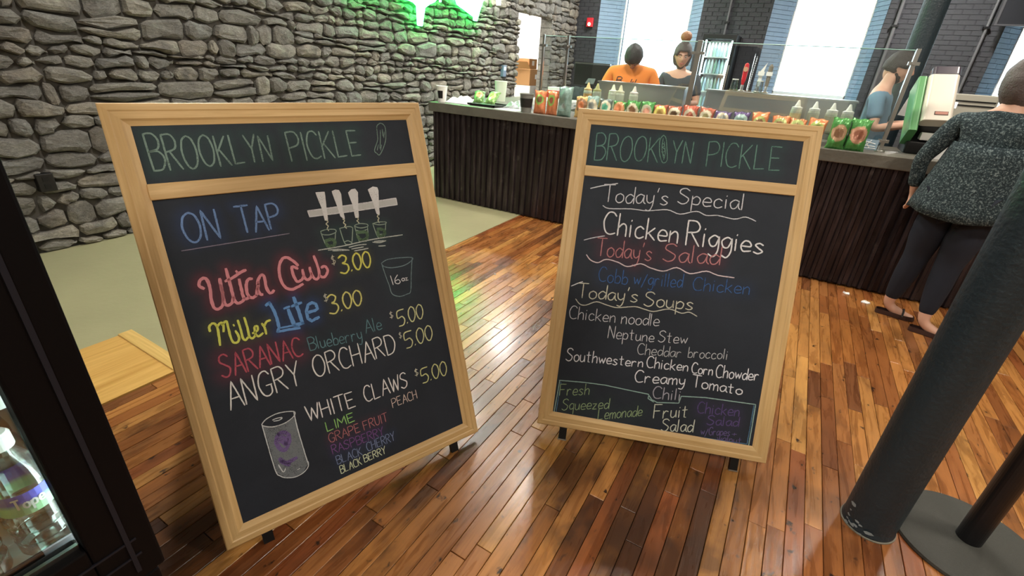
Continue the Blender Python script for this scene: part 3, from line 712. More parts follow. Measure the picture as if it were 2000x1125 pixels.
lying_bag(-2.98, 4.58, (srgb(110, 170, 60), srgb(190, 206, 90), srgb(170, 180, 60)), 'right of two green crisp bags lying on the black tray', 42, 0.1, -0.95)

# ---- cups, papers and packets at the left end of the counter
def cup(x, y, r0, r1, h_, mat, name, label, cat='cup'):
    t = thing(name, label, cat, (x, y, CT1))
    mb = MB(); mb.lathe([(r0*0.9, 0.004), (r0, 0), (r1, h_), (r1-0.004, h_), (r0-0.004, 0.01)], 28, caps=False); mb.lathe([(r0, 0.008), (0.0001, 0.008)], 28, caps=False)
    mb.build('cup_wall', mat, t, smooth=False)
    mb = MB(); mb.tube([(r1*math.cos(a), r1*math.sin(a), h_) for a in [2*PI*i/28 for i in range(29)]], 0.003, 6); mb.build('rim', mat, t)
    return t
t = cup(-3.55, 4.48, 0.042, 0.062, 0.165, 'white', 'paper_cup', 'white paper cup with a black square label at the counter end')
mb = MB(); vs_ = []; 
def curved_patch(r0, r1, h_, z0, z1, a0, a1, e=0.0012, n=8):
    mb = MB(); vs_ = []; fs_ = []
    for j in range(2):
        z = (z0, z1)[j]; r = r0+(r1-r0)*z/h_+e
        for i in range(n+1):
            a = a0+(a1-a0)*i/n; vs_.append((r*math.cos(a), r*math.sin(a), z))
    for i in range(n): fs_.append((i, i+1, n+2+i, n+1+i))
    return mb.add(vs_, fs_)
curved_patch(0.042, 0.062, 0.165, 0.04, 0.12, -1.9, -0.75).build('label', 'black_plastic', t)
t = cup(-2.455, 4.46, 0.052, 0.070, 0.175, plain('smoke_grey_cup', srgb(120, 122, 118), 0.4), 'printed_cup', 'grey cup with a broad black printed band beside the orange bags')
curved_patch(0.052, 0.070, 0.175, 0.05, 0.135, -2.9, 0.3, n=16).build('printed_band', plain('black_print', srgb(30, 30, 30), 0.5, noise=0.9, scale=60), t)
t = cup(-3.32, 5.35, 0.060, 0.078, 0.23, plain('frosted_tumbler', srgb(226, 238, 218), 0.5), 'tall_tumbler', 'tall frosted white tumbler standing against the stone wall')
t = thing('sauce_bottle', 'slim black glass bottle behind the dark printed cup', 'bottle', (-2.62, 4.86, CT1))
mb = MB(); mb.lathe([(0.018, 0), (0.018, 0.08), (0.010, 0.11), (0.010, 0.13), (0.013, 0.133), (0.013, 0.155)], 16); mb.build('bottle', 'black_plastic', t)
mb = MB(); mb.lathe([(0.0185, 0.004), (0.0185, 0.03)], 16, caps=False); mb.build('label_band', plain('violet_label', srgb(90, 70, 170), 0.5), t)
def crumple(name, c, sx, sy, sz, label, mat='paper', seed=1, cat='paper'):
    mb = MB(); nx, ny = 18, 12; vs_ = []; fs_ = []
    for j in range(ny+1):
        for i in range(nx+1):
            u, v = i/nx*2-1, j/ny*2-1; e = max(0, 1-u**4)*max(0, 1-v**4)
            z = sz*e*(0.55+0.75*mnoise.noise(Vector((u*2.2+seed, v*1.8, seed*1.3)))) + 0.004
            vs_.append((u*sx, v*sy, max(0.002, z)))
    for j in range(ny):
        for i in range(nx): a = j*(nx+1)+i; fs_.append((a, a+1, a+nx+2, a+nx+1))
    b0 = len(vs_); vs_ += [(sx*u, sy*v, 0.0) for u, v in ((-1,-1), (1,-1), (1,1), (-1,1))]; fs_.append((b0+3, b0+2, b0+1, b0))
    mb.add(vs_, fs_); o = mb.build(name, mat, None); o.location = c; return tag(o, label, cat)
crumple('crumpled_paper', (-3.34, 4.62, CT1), 0.17, 0.14, 0.085, 'crumpled white sandwich paper beside the white cup with black label', seed=4)
crumple('foil_packet', (-2.70, 4.70, CT1), 0.14, 0.065, 0.085, 'silver and white printed foil packet behind the green bags', plain('foil', srgb(206, 210, 214), 0.3, 0.6, noise=0.5, scale=70, bump=0.5), 9, 'packet')
mb = MB(); mb.add([(-2.82, 4.42, CT1+0.001), (-2.54, 4.40, CT1+0.001), (-2.50, 4.60, CT1+0.001), (-2.76, 4.62, CT1+0.001), (-2.82, 4.42, CT1+0.003), (-2.54, 4.40, CT1+0.003), (-2.50, 4.60, CT1+0.003), (-2.76, 4.62, CT1+0.003)], [(0,1,5,4), (1,2,6,5), (2,3,7,6), (3,0,4,7), (4,5,6,7), (3,2,1,0)])
o = mb.build('paper_sheet', 'paper', None); tag(o, 'flat white sheet of paper at the counter edge left of the dark cup', 'paper')
t = thing('white_tray', 'shallow white tray at the back of the counter left of the glass', 'tray', (-2.75, 5.9, CT1), world=True)
mb = MB(); mb.box(-3.0, -2.44, 5.40, 5.95, CT1, CT1+0.02); mb.build('tray_base', 'white', t, bevel=0.004)
mb = MB()
for (a, b_, c, d) in ((-3.01, -2.43, 5.39, 5.41), (-3.01, -2.43, 5.94, 5.96), (-3.01, -2.99, 5.39, 5.96), (-2.45, -2.43, 5.39, 5.96)): mb.box(a, b_, c, d, CT1, CT1+0.06)
mb.build('tray_rim', 'white', t)

# ---- beer taps, tumblers and beads on the right prep unit
def tap(x, y, mats, label, h_=0.2, shape='paddle'):
    t = thing('beer_tap', label, 'tap', (x, y, 1.41), 'beer taps on the prep unit')
    mb = MB(); mb.lathe([(0.03, 0), (0.03, 0.01), (0.014, 0.016), (0.014, 0.06)], 14); mb.build('shank', 'chrome', t)
    mb = MB(); mb.tube([(0, 0, 0.05), (0, -0.05, 0.055), (0, -0.06, 0.02)], 0.007, 8); mb.build('spout', 'chrome', t)
    mb = MB()
    if shape == 'paddle': mb.lathe([(0.010, 0.06), (0.020, 0.10), (0.024, h_), (0.018, h_+0.04), (0.004, h_+0.05)], 14)
    elif shape == 'blade': mb.box(-0.016, 0.016, -0.008, 0.008, 0.06, h_, ); mb.add([(-0.016, -0.008, h_), (0.016, -0.008, h_), (0.03, -0.008, h_+0.08), (-0.016, 0.008, h_), (0.016, 0.008, h_), (0.03, 0.008, h_+0.08)], [(0,1,2), (5,4,3), (0,2,5,3), (1,4,5,2), (0,3,4,1)])
    else: mb.lathe([(0.016, 0.06), (0.019, 0.16), (0.012, 0.17), (0.020, 0.19), (0.020, 0.23), (0.004, 0.25)], 14)
    mb.build('handle', mats[0], t)
    mb = MB()
    if shape == 'paddle': mb.lathe([(0.021, 0), (0.021, 0.006)], 16, (0,0,0), Matrix.Translation((0, -0.025, h_-0.005)) @ Matrix.Rotation(PI/2, 4, 'X'))
    else: mb.box(-0.026, 0.026, -0.024, 0.022, 0.15, 0.185)
    mb.build('badge', mats[1], t)
RED = plain('red_enamel', srgb(206, 44, 56), 0.35)
tap(-0.595, 5.36, (RED, plain('tan_badge', srgb(206, 160, 130), 0.5)), 'red beer tap handle with a round tan badge', 0.20)
tap(-0.455, 5.36, ('white', 'white'), 'white blade shaped beer tap handle right of the red one', 0.18, 'blade')
tap(-0.385, 5.36, (plain('olive_handle', srgb(110, 104, 92), 0.5), 'white'), 'olive grey beer tap handle with a white band, rightmost tap', 0.2, 'knob')
for i, (x, y, l_) in enumerate(((-0.66, 5.32, 'inverted clear glass tumbler left of the red tap'), (-0.44, 5.30, 'inverted clear glass tumbler below the white tap handle'))):
    t = thing('glass_tumbler', l_, 'glass', (x, y, 1.41), 'glass tumblers by the taps')
    mb = MB(); mb.lathe([(0.036, 0), (0.028, 0.10), (0.0001, 0.10)], 20, caps=False); mb.build('glass_wall', mat_glass('tumbler_glass', (0.8, 0.86, 0.88, 1), 0.35), t)
    mb = MB(); mb.lathe([(0.028, 0.098), (0.028, 0.108)], 20); mb.build('thick_base', 'white', t)
mb = MB()
for i in range(15): mb.ball((-0.535+0.0008*i, 5.34, 1.43+0.019*i), 0.0062, 8, 5)
mb.tube([(-0.535, 5.34, 1.41), (-0.523, 5.34, 1.72)], 0.0015, 5)
o = mb.build('bead_string', plain('pearl', srgb(236, 240, 244), 0.2, 0.4), None); tag(o, 'upright string of shiny pearl beads right of the red tap', 'beads')
mb = MB(); mb.lathe([(0.045, 0), (0.055, 0.09), (0.02, 0.14), (0.03, 0.17)], 14, (-0.965, 5.05, 1.172+0.0)); 
t = thing('plastic_wrap_bundle', 'greyish clear plastic bundle beside the middle glass post', 'plastic bag', (-0.82, 4.745, CT1))
bm_ = bag_mesh(0.14, 0.2, 0.05, 77, 1.6); bm_.build('film', plain('cloudy_film', srgb(176, 172, 166), 0.3), t)

# ---- drinks dispenser at the right of the glass
t = thing('drink_dispenser', 'white fronted drink dispenser with green side and black base', 'dispenser', (0.86, 4.95, CT1))
mb = MB()
def rbox(mb, x0, x1, y0, y1, z0, z1, r=0.03, n=5):
    pts = []
    for (cx, cy, a0) in ((x1-r, y0+r, -PI/2), (x1-r, y1-r, 0), (x0+r, y1-r, PI/2), (x0+r, y0+r, PI)):
        for i in range(n+1): a = a0+PI/2*i/n; pts.append((cx+r*math.cos(a), cy+r*math.sin(a)))
    k = len(pts); mb.add([(x, y, z0) for x, y in pts]+[(x, y, z1) for x, y in pts], [tuple(range(k))[::-1], tuple(range(k, 2*k))]+[(i, (i+1) % k, k+(i+1) % k, k+i) for i in range(k)])
    return mb
rbox(MB(), -0.12, 0.12, -0.11, 0.22, 0.0, 0.09, 0.02).build('base', 'black_plastic', t, bevel=0.006)
rbox(MB(), -0.11, 0.11, 0.04, 0.22, 0.09, 0.26, 0.02).build('column', 'black_plastic', t)
mb = MB(); mb.add([(x, y, z) for x in (-0.098, 0.098) for (y, z) in ((-0.09, 0.235), (0.10, 0.16), (0.10, 0.255), (-0.09, 0.255))], [(0,1,2,3), (7,6,5,4), (0,4,5,1), (1,5,6,2), (2,6,7,3), (3,7,4,0)]); mb.build('spout_hood', 'black_plastic', t)
TM = Matrix.Translation((-0.01, -0.19, 0.26)) @ Matrix.Rotation(-0.62, 4, 'X') @ Matrix.Rotation(-0.06, 4, 'Y')
TP = Matrix.Translation(t.location)
rbox(MB(), -0.092, 0.092, 0.0, 0.09, 0.0, 0.385, 0.03).build('front_panel', plain('ivory_plastic', srgb(214, 206, 194), 0.35), t, matrix=TP @ TM, bevel=0.005)
rbox(MB(), -0.150, -0.094, 0.03, 0.24, -0.07, 0.385, 0.015).build('side_panel', plain('green_plastic', srgb(86, 146, 92), 0.35), t, matrix=TP @ TM)
rbox(MB(), -0.093, 0.080, 0.092, 0.22, 0.0, 0.36, 0.015).build('rear_housing', 'black_plastic', t, matrix=TP @ TM)
rbox(MB(), -0.080, 0.092, 0.0, 0.09, 0.386, 0.45, 0.028).build('lid', plain('smoked_lid', srgb(70, 64, 74), 0.25), t, matrix=TP @ TM, bevel=0.004)
mb = MB(); mb.box(-0.02, 0.055, -0.004, 0.0, 0.045, 0.068); p_ = mb.build('badge', plain('brown_badge', srgb(150, 104, 92), 0.4, 0.4), t, matrix=TP @ TM)
mb = MB(); mb.box(-0.023, 0.058, -0.0025, 0.0005, 0.042, 0.071); mb.build('badge_frame', 'black_metal', t, matrix=TP @ TM)
mb = MB(); mb.box(-0.05, 0.05, -0.10, -0.02, 0.105, 0.16); mb.build('drip_cup', 'white', t, bevel=0.006)
t = thing('menu_card', 'small white card standing by the hand of the woman', 'card', (0.93, 4.66, CT1))
mb = MB(); mb.box(-0.05, 0.05, -0.002, 0.002, 0, 0.14); mb.build('card_sheet', 'paper', t)
# till / printer on the far counter at the right
t = thing('receipt_machine', 'pale grey counter machine with vents behind the ivory dispenser', 'appliance', (1.26, 6.0, 1.28), world=True)
rbox(MB(), 1.06, 1.42, 5.9, 6.25, 1.28, 1.52, 0.03).build('body', plain('warm_grey_plastic', srgb(176, 172, 160), 0.5), t, bevel=0.008)
for k in range(2):
    mb = MB(); mb.box(1.12, 1.40, 5.892, 5.902, 1.425+0.035*k, 1.435+0.035*k); mb.build('vent', 'black_metal', t)
mb = MB(); mb.box(1.10, 1.145, 5.888, 5.902, 1.40, 1.45); mb.build('display', mat_emit('lit_display', (1, 1, 1, 1), 1.6), t)
t = thing('back_counter', 'grey counter behind the service line carrying the pale machine', 'counter', (1.6, 6.1, 0), world=True)
mb = MB(); mb.box(0.95, 3.4, 5.85, 6.45, 0, 1.23); mb.build('cabinet', 'black_plastic', t); mb = MB(); mb.box(0.93, 3.42, 5.83, 6.47, 1.23, 1.28); mb.build('worktop', 'countertop', t)

# ================================================================== BACK OF THE ROOM
t = thing('glass_door_cooler', 'black upright cooler with lit glass door against the charcoal brick', 'refrigerator', (-1.66, 10.2, 0), world=True)
FX0, FX1, FY0, FY1, FZ = -1.95, -1.38, 9.98, 10.55, 2.18
mb = MB(); mb.box(FX0, FX0+0.05, FY0, FY1, 0.08, FZ); mb.box(FX1-0.05, FX1, FY0, FY1, 0.08, FZ); mb.box(FX0+0.05, FX1-0.05, FY0, FY1, FZ-0.07, FZ); mb.box(FX0+0.05, FX1-0.05, FY1-0.05, FY1, 0.08, FZ-0.07); mb.box(FX0+0.05, FX1-0.05, FY0, FY1, 0.0, 0.3)
mb.build('cabinet', 'black_metal', t)
mb = MB(); mb.box(FX0+0.05, FX1-0.05, FY1-0.055, FY1-0.05, 0.3, FZ-0.07); mb.build('liner', 'white', t)
mb = MB(); mb.box(FX0+0.045, FX1-0.045, FY0-0.022, FY0-0.012, 0.28, FZ-0.06); mb.build('door_pane', 'glass', t)
mb = MB(); mb.box(FX1-0.03, FX1-0.012, FY0-0.05, FY0-0.02, 0.9, 1.7); mb.build('handle', 'chrome', t)
mb = MB(); mb.box(FX0+0.06, FX0+0.075, FY0+0.03, FY0+0.045, 0.32, FZ-0.09); mb.box(FX1-0.075, FX1-0.06, FY0+0.03, FY0+0.045, 0.32, FZ-0.09); mb.build('light_strip', mat_emit('cool_led', (0.85, 0.95, 1, 1), 30), t)
area('far_cooler_light', ((FX0+FX1)/2, FY0+0.06, FZ-0.09), 0.4, 9, (0.85, 0.95, 1.0), shape='RECTANGLE', sy=0.06)
SHZ = [0.62, 0.93, 1.25, 1.55, 1.83]
for z in SHZ:
    mb = MB(); mb.box(FX0+0.06, FX1-0.06, FY0+0.05, FY1-0.06, z-0.02, z); mb.build('shelf', 'white', t)
cans = None
cc = [srgb(190, 206, 200), srgb(206, 210, 214), srgb(150, 176, 160), srgb(170, 190, 206)]
canm = [plain('can_print', c, 0.35, 0.5) for c in cc]; proto = {}
for si, z in enumerate(SHZ):
    for k in range(7):
        key = (si+k) % 4
        if key not in proto:
            o = MB().lathe([(0.022, 0), (0.026, 0.008), (0.026, 0.15), (0.020, 0.19), (0.009, 0.22), (0.009, 0.235)], 12).build('drink_bottle', canm[key], None); proto[key] = o
        else: o = proto[key].copy(); C.objects.link(o)
        o.location = (FX0+0.115+k*0.058, FY0+0.12, z)
        tag(o, 'drink bottle, %s from left, %s shelf of the far lit cooler' % (['first', 'second', 'third', 'fourth', 'fifth', 'sixth', 'last'][k], ['lowest', 'second lowest', 'middle', 'second highest', 'top'][si]), 'bottle', 'drink bottles in the cooler at the back')
# fire alarm
t = thing('fire_alarm', 'small red fire alarm strobe on the dark wall beside the stone', 'alarm', (-4.42, 10.58, 2.36), world=True)
mb = MB(); mb.box(-4.49, -4.35, 10.54, 10.60, 2.28, 2.45); mb.build('housing', RED, t, bevel=0.01)
mb = MB(); mb.ball((-4.42, 10.53, 2.33), 0.035, 12, 8, (1, 0.6, 1)); mb.build('strobe', mat_emit('strobe_glow', (1, 0.72, 0.55, 1), 3), t)
# wall conduits
for i, (x, r, l_) in enumerate(((-1.70, 0.02, 'thin grey conduit running up the brick above the cooler'), (0.86, 0.025, 'grey pipe on the brick right of the middle window'), (2.0, 0.02, 'grey pipe on the brick left of the rightmost window'))):
    t = thing('wall_conduit', l_, 'pipe', (x, BACK_Y-0.03, 0), world=True)
    mb = MB(); mb.tube([(x, BACK_Y-r-0.01, 0 if i else 2.2), (x, BACK_Y-r-0.01, CEIL_Z)], r, 10); mb.build('pipe', plain('grey_pipe', srgb(96, 96, 100), 0.5), t)
    for z in (2.4, 3.4):
        mb = MB(); mb.box(x-r-0.02, x+r+0.02, BACK_Y-r*2-0.02, BACK_Y+0.01, z, z+0.03); mb.build('strap', 'black_metal', t)
# black column behind the counter
t = thing('back_column', 'round black column rising behind the drink dispenser', 'column', (0.745, 6.15, 0))
mb = MB(); mb.lathe([(0.14, 0), (0.14, 0.03), (0.098, 0.05), (0.098, CEIL_Z)], 32); mb.build('shaft', 'column', t)
# hanging dark panel top right
t = thing('overhead_screen', 'dark overhead panel hanging at the top right above the window', 'screen', (2.6, 10.3, 2.5), world=True)
mb = MB(); mb.box(2.03, 3.6, 10.25, 10.33, 2.44, 3.2); mb.build('panel', plain('dark_screen', srgb(34, 36, 42), 0.35), t)
mb = MB(); mb.box(2.0, 2.03, 10.24, 10.34, 2.42, 3.22); mb.box(2.03, 3.63, 10.24, 10.34, 2.42, 2.44); mb.build('bezel', plain('grey_bezel', srgb(70, 70, 74), 0.5), t)
for xx in (2.4, 3.3):
    mb = MB(); mb.tube([(xx, 10.29, 3.2), (xx, 10.29, CEIL_Z)], 0.012, 8); mb.build('hanger', 'black_metal', t)
mb = MB(); mb.box(2.33, 2.50, 10.245, 10.25, 2.53, 2.56); mb.build('white_mark', mat_emit('screen_text', (1, 1, 1, 1), 0.9), t)
# till screen
t = thing('till_monitor', 'black till monitor beside the worker in the orange shirt', 'monitor', (-2.55, 6.25, CT1), world=True)
mb = MB(); mb.box(-2.73, -2.26, 6.2, 6.23, 1.31, 1.565); mb.build('bezel', 'black_plastic', t, bevel=0.006)
mb = MB(); mb.box(-2.735, -2.255, 6.198, 6.232, 1.566, 1.578); mb.build('top_strip', 'chrome', t)
mb = MB(); mb.box(-2.52, -2.44, 6.23, 6.33, 1.10, 1.36); mb.build('stand', 'black_plastic', t); mb = MB(); mb.box(-2.6, -2.38, 6.15, 6.4, CT1, 1.10); mb.build('foot', 'black_plastic', t)
mb = MB(); mb.add([(-2.56, 6.185, 1.335), (-2.44, 6.185, 1.335), (-2.42, 6.185, 1.40), (-2.52, 6.185, 1.40), (-2.56, 6.199, 1.335), (-2.44, 6.199, 1.335), (-2.42, 6.199, 1.40), (-2.52, 6.199, 1.40)], [(0,1,2,3), (7,6,5,4), (0,4,5,1), (1,5,6,2), (2,6,7,3), (3,7,4,0)]); mb.build('card_reader', plain('grey_plastic', srgb(120, 130, 132), 0.5), t)
t = thing('red_napkin_box', 'red and white napkin box left of the till monitor', 'box', (-2.95, 6.3, CT1), world=True)
mb = MB(); mb.box(-3.06, -2.90, 6.1, 6.3, CT1, 1.22); mb.build('box_body', RED, t, bevel=0.004); mb = MB(); mb.box(-3.05, -2.91, 6.11, 6.29, 1.22, 1.26); mb.build('napkins', 'paper', t)
# cartons in the store room
t = thing('carton_stack_base', 'large closed white carton at the bottom of the store room pile', 'box', (-5.45, 9.6, 0), world=True)
def carton(x0, x1, y0, y1, z0, z1, mat, label, open_=False):
    t = thing('carton', label, 'box', ((x0+x1)/2, (y0+y1)/2, z0), 'cartons in the store room', world=True)
    mb = MB(); mb.box(x0, x1, y0, y1, z0, z1); mb.build('box_body', mat, t, bevel=0.006)
    mb = MB(); mb.box((x0+x1)/2-0.03, (x0+x1)/2+0.03, y0-0.002, y1+0.002, z1, z1+0.002); mb.build('tape', plain('tape', srgb(206, 180, 140), 0.3), t)
    if open_:
        mb = MB(); mb.add([(x0, y0, z1), (x1, y0, z1), (x1, y0-0.14, z1+0.14), (x0, y0-0.14, z1+0.14)], [(0,1,2,3)]); mb.build('flap', mat, t)
    mb = MB(); mb.box(x1-0.001, x1+0.002, (y0+y1)/2-0.05, (y0+y1)/2+0.05, (z0+z1)/2-0.03, (z0+z1)/2+0.06); mb.build('label', 'paper', t)
bpy.data.objects.remove(t)
carton(-5.75, -5.15, 9.5, 10.15, 0.0, 0.55, 'white', 'large white carton at the bottom of the store room pile')
carton(-5.72, -5.18, 9.52, 10.1, 0.554, 1.08, 'white', 'white carton second from the bottom of the store room pile')
carton(-5.70, -5.20, 9.52, 10.08, 1.084, 1.40, 'cardboard', 'brown carton with white label, near the top of the pile', True)
carton(-5.60, -5.28, 9.6, 9.95, 1.404, 1.60, 'cardboard', 'small brown carton on top of the store room pile')
# small switch plate on the stone
t = thing('wall_keypad', 'small blue grey keypad mounted on the stone by the doorway', 'keypad', (WALL_X+0.05, 7.42, 1.35), world=True)
P_ = on_plane((986, 139), Vector((WALL_X+0.05, 0, 0)), Vector((1, 0, 0)))
mb = MB(); mb.box(WALL_X-0.02, WALL_X+0.05, P_.y-0.05, P_.y+0.05, P_.z-0.09, P_.z+0.09); mb.build('case', plain('slate_plastic', srgb(100, 116, 140), 0.4), t, bevel=0.006)
mb = MB(); mb.box(WALL_X+0.05, WALL_X+0.053, P_.y-0.035, P_.y+0.035, P_.z+0.01, P_.z+0.07); mb.build('display', plain('pale_display', srgb(190, 206, 226), 0.3), t)
# dark outlet box low on the stone, left
P_ = on_plane((92, 357), Vector((WALL_X+0.04, 0, 0)), Vector((1, 0, 0)))
t = thing('wall_outlet', 'black outlet box set in the stone wall beside the left sign', 'outlet', (WALL_X, P_.y, P_.z), world=True)
mb = MB(); mb.box(WALL_X-0.03, WALL_X+0.04, P_.y-0.05, P_.y+0.05, P_.z-0.065, P_.z+0.065); mb.build('box', 'black_plastic', t, bevel=0.005)
for dz in (-0.028, 0.028):
    mb = MB(); mb.box(WALL_X+0.04, WALL_X+0.043, P_.y-0.018, P_.y+0.018, P_.z+dz-0.016, P_.z+dz+0.016); mb.build('socket', 'black_metal', t)

# ================================================================== NEON SIGN (its lower edge is what the photograph shows)
NX = WALL_X+0.11
def np_(p): return on_plane(p, Vector((NX, 0, 0)), Vector((1, 0, 0)))
neon = thing('neon_sign', 'large glowing green neon sign mounted high on the stone wall', 'sign', (NX, 5.6, 2.3), world=True)
GRN = mat_emit('green_neon', (0.06, 1.0, 0.16, 1), 28); WHT = mat_emit('white_neon', (1.0, 0.95, 0.86, 1), 10)
strokes = [([(770, -70), (800, -25), (822, 8), (820, 50)], [0.075, 0.09, 0.085, 0.05]), ([(900, -60), (868, -25), (838, -2), (822, 12)], [0.06, 0.075, 0.075, 0.06]),
           ([(786, -12), (812, -4), (850, -8), (866, -14)], [0.05, 0.085, 0.07, 0.05]), ([(858, -60), (858, -14), (860, 4)], [0.03, 0.028, 0.022]),
           ([(896, -60), (898, -10), (912, 14), (928, 30)], [0.07, 0.08, 0.075, 0.045]), ([(948, -60), (940, -14), (934, 12), (930, 34)], [0.075, 0.085, 0.065, 0.04]),
           ([(884, -18), (905, -4), (940, -6)], [0.05, 0.10, 0.09]), ([(892, -30), (900, 2), (918, 14), (936, 6)], [0.08, 0.10, 0.10, 0.08]), ([(934, 0), (930, 24), (928, 40)], [0.07, 0.06, 0.045]), ([(800, -20), (820, 2), (846, -4)], [0.07, 0.11, 0.07]), ([(690, -60), (684, -14), (700, -8), (756, -12)], [0.025, 0.02, 0.016, 0.02])]
for pts, rr_ in strokes:
    P3 = [np_(p) for p in pts]; mb = MB(); q = []; rq = []
    for i in range(len(P3)-1):
        for k in range(4): f = k/4; q.append(P3[i].lerp(P3[i+1], f)); rq.append((rr_[i]*(1-f)+rr_[i+1]*f)*0.75)
    q.append(P3[-1]); rq.append(rr_[-1]*0.75)
    mb.tube(q, rq, 12); o = mb.build('neon_tube', GRN, neon, smooth=True)
mb = MB(); mb.tube([np_((970, -50)), np_((973, -10)), np_((974, 10))], 0.035, 12); o = mb.build('white_tube', WHT, neon); o['label'] = 'white glowing tube at the right end'
mb = MB()
for p in ((700, -30), (810, -40), (905, -40), (945, -40)):
    q = np_(p); mb.tube([q, (WALL_X-0.04, q.y, q.z)], 0.012, 6)
mb.build('standoff', 'black_metal', neon)

# ================================================================== CHALKBOARD SIGNS
SC = 0.8672
def rotv(w):
    w = Vector(w); return Matrix.Rotation(w.length, 3, w.normalized())
GL = {  # single stroke hand lettering: x 0..6, y 0..10 (capital height); '~' = smooth stroke
'A': '0,0 2.8,10 5.6,0;1.1,3.8 4.6,3.8', 'B': '0.4,0 0,10;~0,10 3,10.2 4.8,8.4 4,6 0.3,5.2;~0.3,5.2 4,5.2 5.6,3 4,0.3 0.4,0', 'C': '~5,8.6 3.6,10 1.4,9.4 0,5.4 1,1.2 3,0 5.2,0.8',
'D': '0.4,0 0,10;~0,10 3.6,9.6 5.6,5.6 4,1 0.4,0', 'E': '4.4,10 0,10 0.4,0 4.8,0.2;0.2,5.2 3.8,5.3', 'F': '4.8,10 0,10 0.3,0;0.2,5.2 3.8,5.3', 'G': '~5,8.4 3.6,10 1.2,9 0,5 1.2,1 3.2,0 4.9,1.2 5,4;3,4.2 5.3,4.2',
'H': '0,0 0,10;4.8,0 4.6,10;0,5 4.8,5.2', 'I': '0.4,0 0.2,10', 'K': '0.2,0 0,10;4.4,10 0.2,4.6;1.2,5.4 5,0', 'L': '0,10 0.2,0 4.4,0.3', 'M': '0,0 0.4,10 3,3.4 5.6,10 6.2,0', 'N': '0,0 0.2,10 4.6,0 4.8,10',
'O': '~3,10 1,8.6 0,5 1,1.2 3,0 5,1.6 5.8,5.4 4.8,9 3,10', 'P': '0.2,0 0,10;~0,10 3.4,10.2 5,8 4,5.6 0.2,4.6', 'R': '0.2,0 0,10;~0,10 3.2,10.2 4.7,8.2 3.8,6 0.2,5.1;1.6,5.4 5.2,0', 'S': '~4.8,8.8 3.2,10 1,9.2 0.6,7 2.6,5.4 4.7,3.6 4,1 2,0 0,1.2',
'T': '0,10 5.4,10.2;2.8,10 2.9,0', 'U': '~0,10 0.2,3 1.4,0.3 3.2,0.2 4.5,2.6 4.7,10', 'W': '0,10 1.8,0 3.4,8 5.2,0 7,10', 'Y': '0,10 2.6,5;5,10.4 2.6,5 2.5,0',
'a': '~3.6,5 1.8,5.6 0,3.4 0.8,0.4 2.6,0.8 3.7,4.6;~3.7,5.2 3.7,1.4 4.6,0.1', 'b': '0.2,10 0.2,0.2;~0.2,3.6 2,5.4 3.8,3.6 3,0.4 0.2,0.4', 'c': '~3.5,4.6 2,5.6 0.3,4 0.4,1 2,0 3.8,1', 'd': '~3.6,4.4 1.8,5.5 0,3.2 0.8,0.3 2.6,0.6 3.8,3.6;3.9,10 3.9,0',
'e': '~0.3,2.7 3.6,3 3,5.2 1.2,5.4 0,2.8 1,0.2 3.8,0.7', 'g': '~3.6,4.8 1.8,5.5 0,3.4 0.9,0.8 2.6,1 3.6,4.6;~3.7,5.2 3.8,-1 2.4,-4 0.4,-3', 'h': '0,10 0,0;~0,3.4 1.8,5.6 3.3,4.6 3.5,0', 'i': '0.3,5.4 0.4,0;0.4,7.4 0.5,7.8',
'k': '0,10 0,0;3.2,5.8 0.2,2.4;0.9,3 3.6,0', 'l': '0.2,10 0.3,0.2', 'm': '0,5.4 0,0;~0,3.6 1.4,5.5 2.4,4.4 2.5,0;~2.5,3.6 3.9,5.5 4.9,4.4 5.1,0', 'n': '0,5.5 0,0;~0,3.4 1.8,5.6 3.2,4.4 3.4,0', 'o': '~2,5.5 0.3,4.2 0.2,1.4 1.8,0 3.6,1.4 3.6,4.2 2,5.5',
'p': '0,5.5 0.1,-4;~0.1,3.6 1.8,5.5 3.6,3.8 2.8,0.5 0.2,0.6', 'q': '~3.4,4.8 1.6,5.5 0,3.2 1,0.4 3.2,1.2;3.5,5.4 3.5,-4', 'r': '0,5.4 0.1,0;~0.1,3.2 1.4,5.4 3,5', 's': '~3.2,4.8 1.8,5.6 0.4,4.4 1.8,2.8 3.2,1.4 1.8,0 0,0.7', 't': '1.3,8.8 1.5,0.4 2.6,0.2;0,5.8 3,6.1',
'u': '~0,5.4 0.1,1.4 1.4,0 3,1.4 3.3,5.4;3.3,5.4 3.6,0.2', 'w': '0,5.3 1.2,0.2 2.5,4.4 3.8,0.2 5,5.4', 'y': '~0,5.3 0.4,1.8 1.8,0.6 3.2,2;~3.4,5.4 3.2,-0.6 2,-4 0.2,-3.6', 'z': '0,5.2 3.2,5.3 0,0.2 3.4,0.3',
'0': '~2.3,10 0.6,8 0,4.6 1,0.6 2.6,0.2 4.2,4 3.9,8.4 2.3,10', '1': '0,10 0.6,0', '3': '~0,8.8 2.2,10 4,8.4 3,6 1.6,5.4 3.8,4.2 4.2,1.6 2.2,-0.6 -0.4,0.4', '5': '~4.6,10 0.6,9.4 0.2,5.2 3,5.6 4.3,3 3,0.2 0.3,0', '6': '~2.6,10 0.4,5.6 0.2,1.6 2,0 3.6,1.8 2.6,4.6 0.4,3.6', '.': '0.2,0 0.5,0.5',
"'": '0.4,10 0,7.6', '/': '3.4,8 0,-2', '+': '0,3 4,3;2,1 2,5', '$': '~3.8,8.4 1.8,9 0.6,7 2.4,5 4,3.4 2.4,1 0,1.6;2.2,10.4 1.9,-0.6', ' ': ''}
ADV = {'W': 8, 'M': 7.4, 'm': 6.4, 'w': 6.2, 'i': 2.4, 'l': 2.3, 'I': 1.9, '.': 1.9, "'": 1.9, '1': 2.2, 'O': 7, 'D': 6.8, 'N': 6.4, ' ': 3.5}
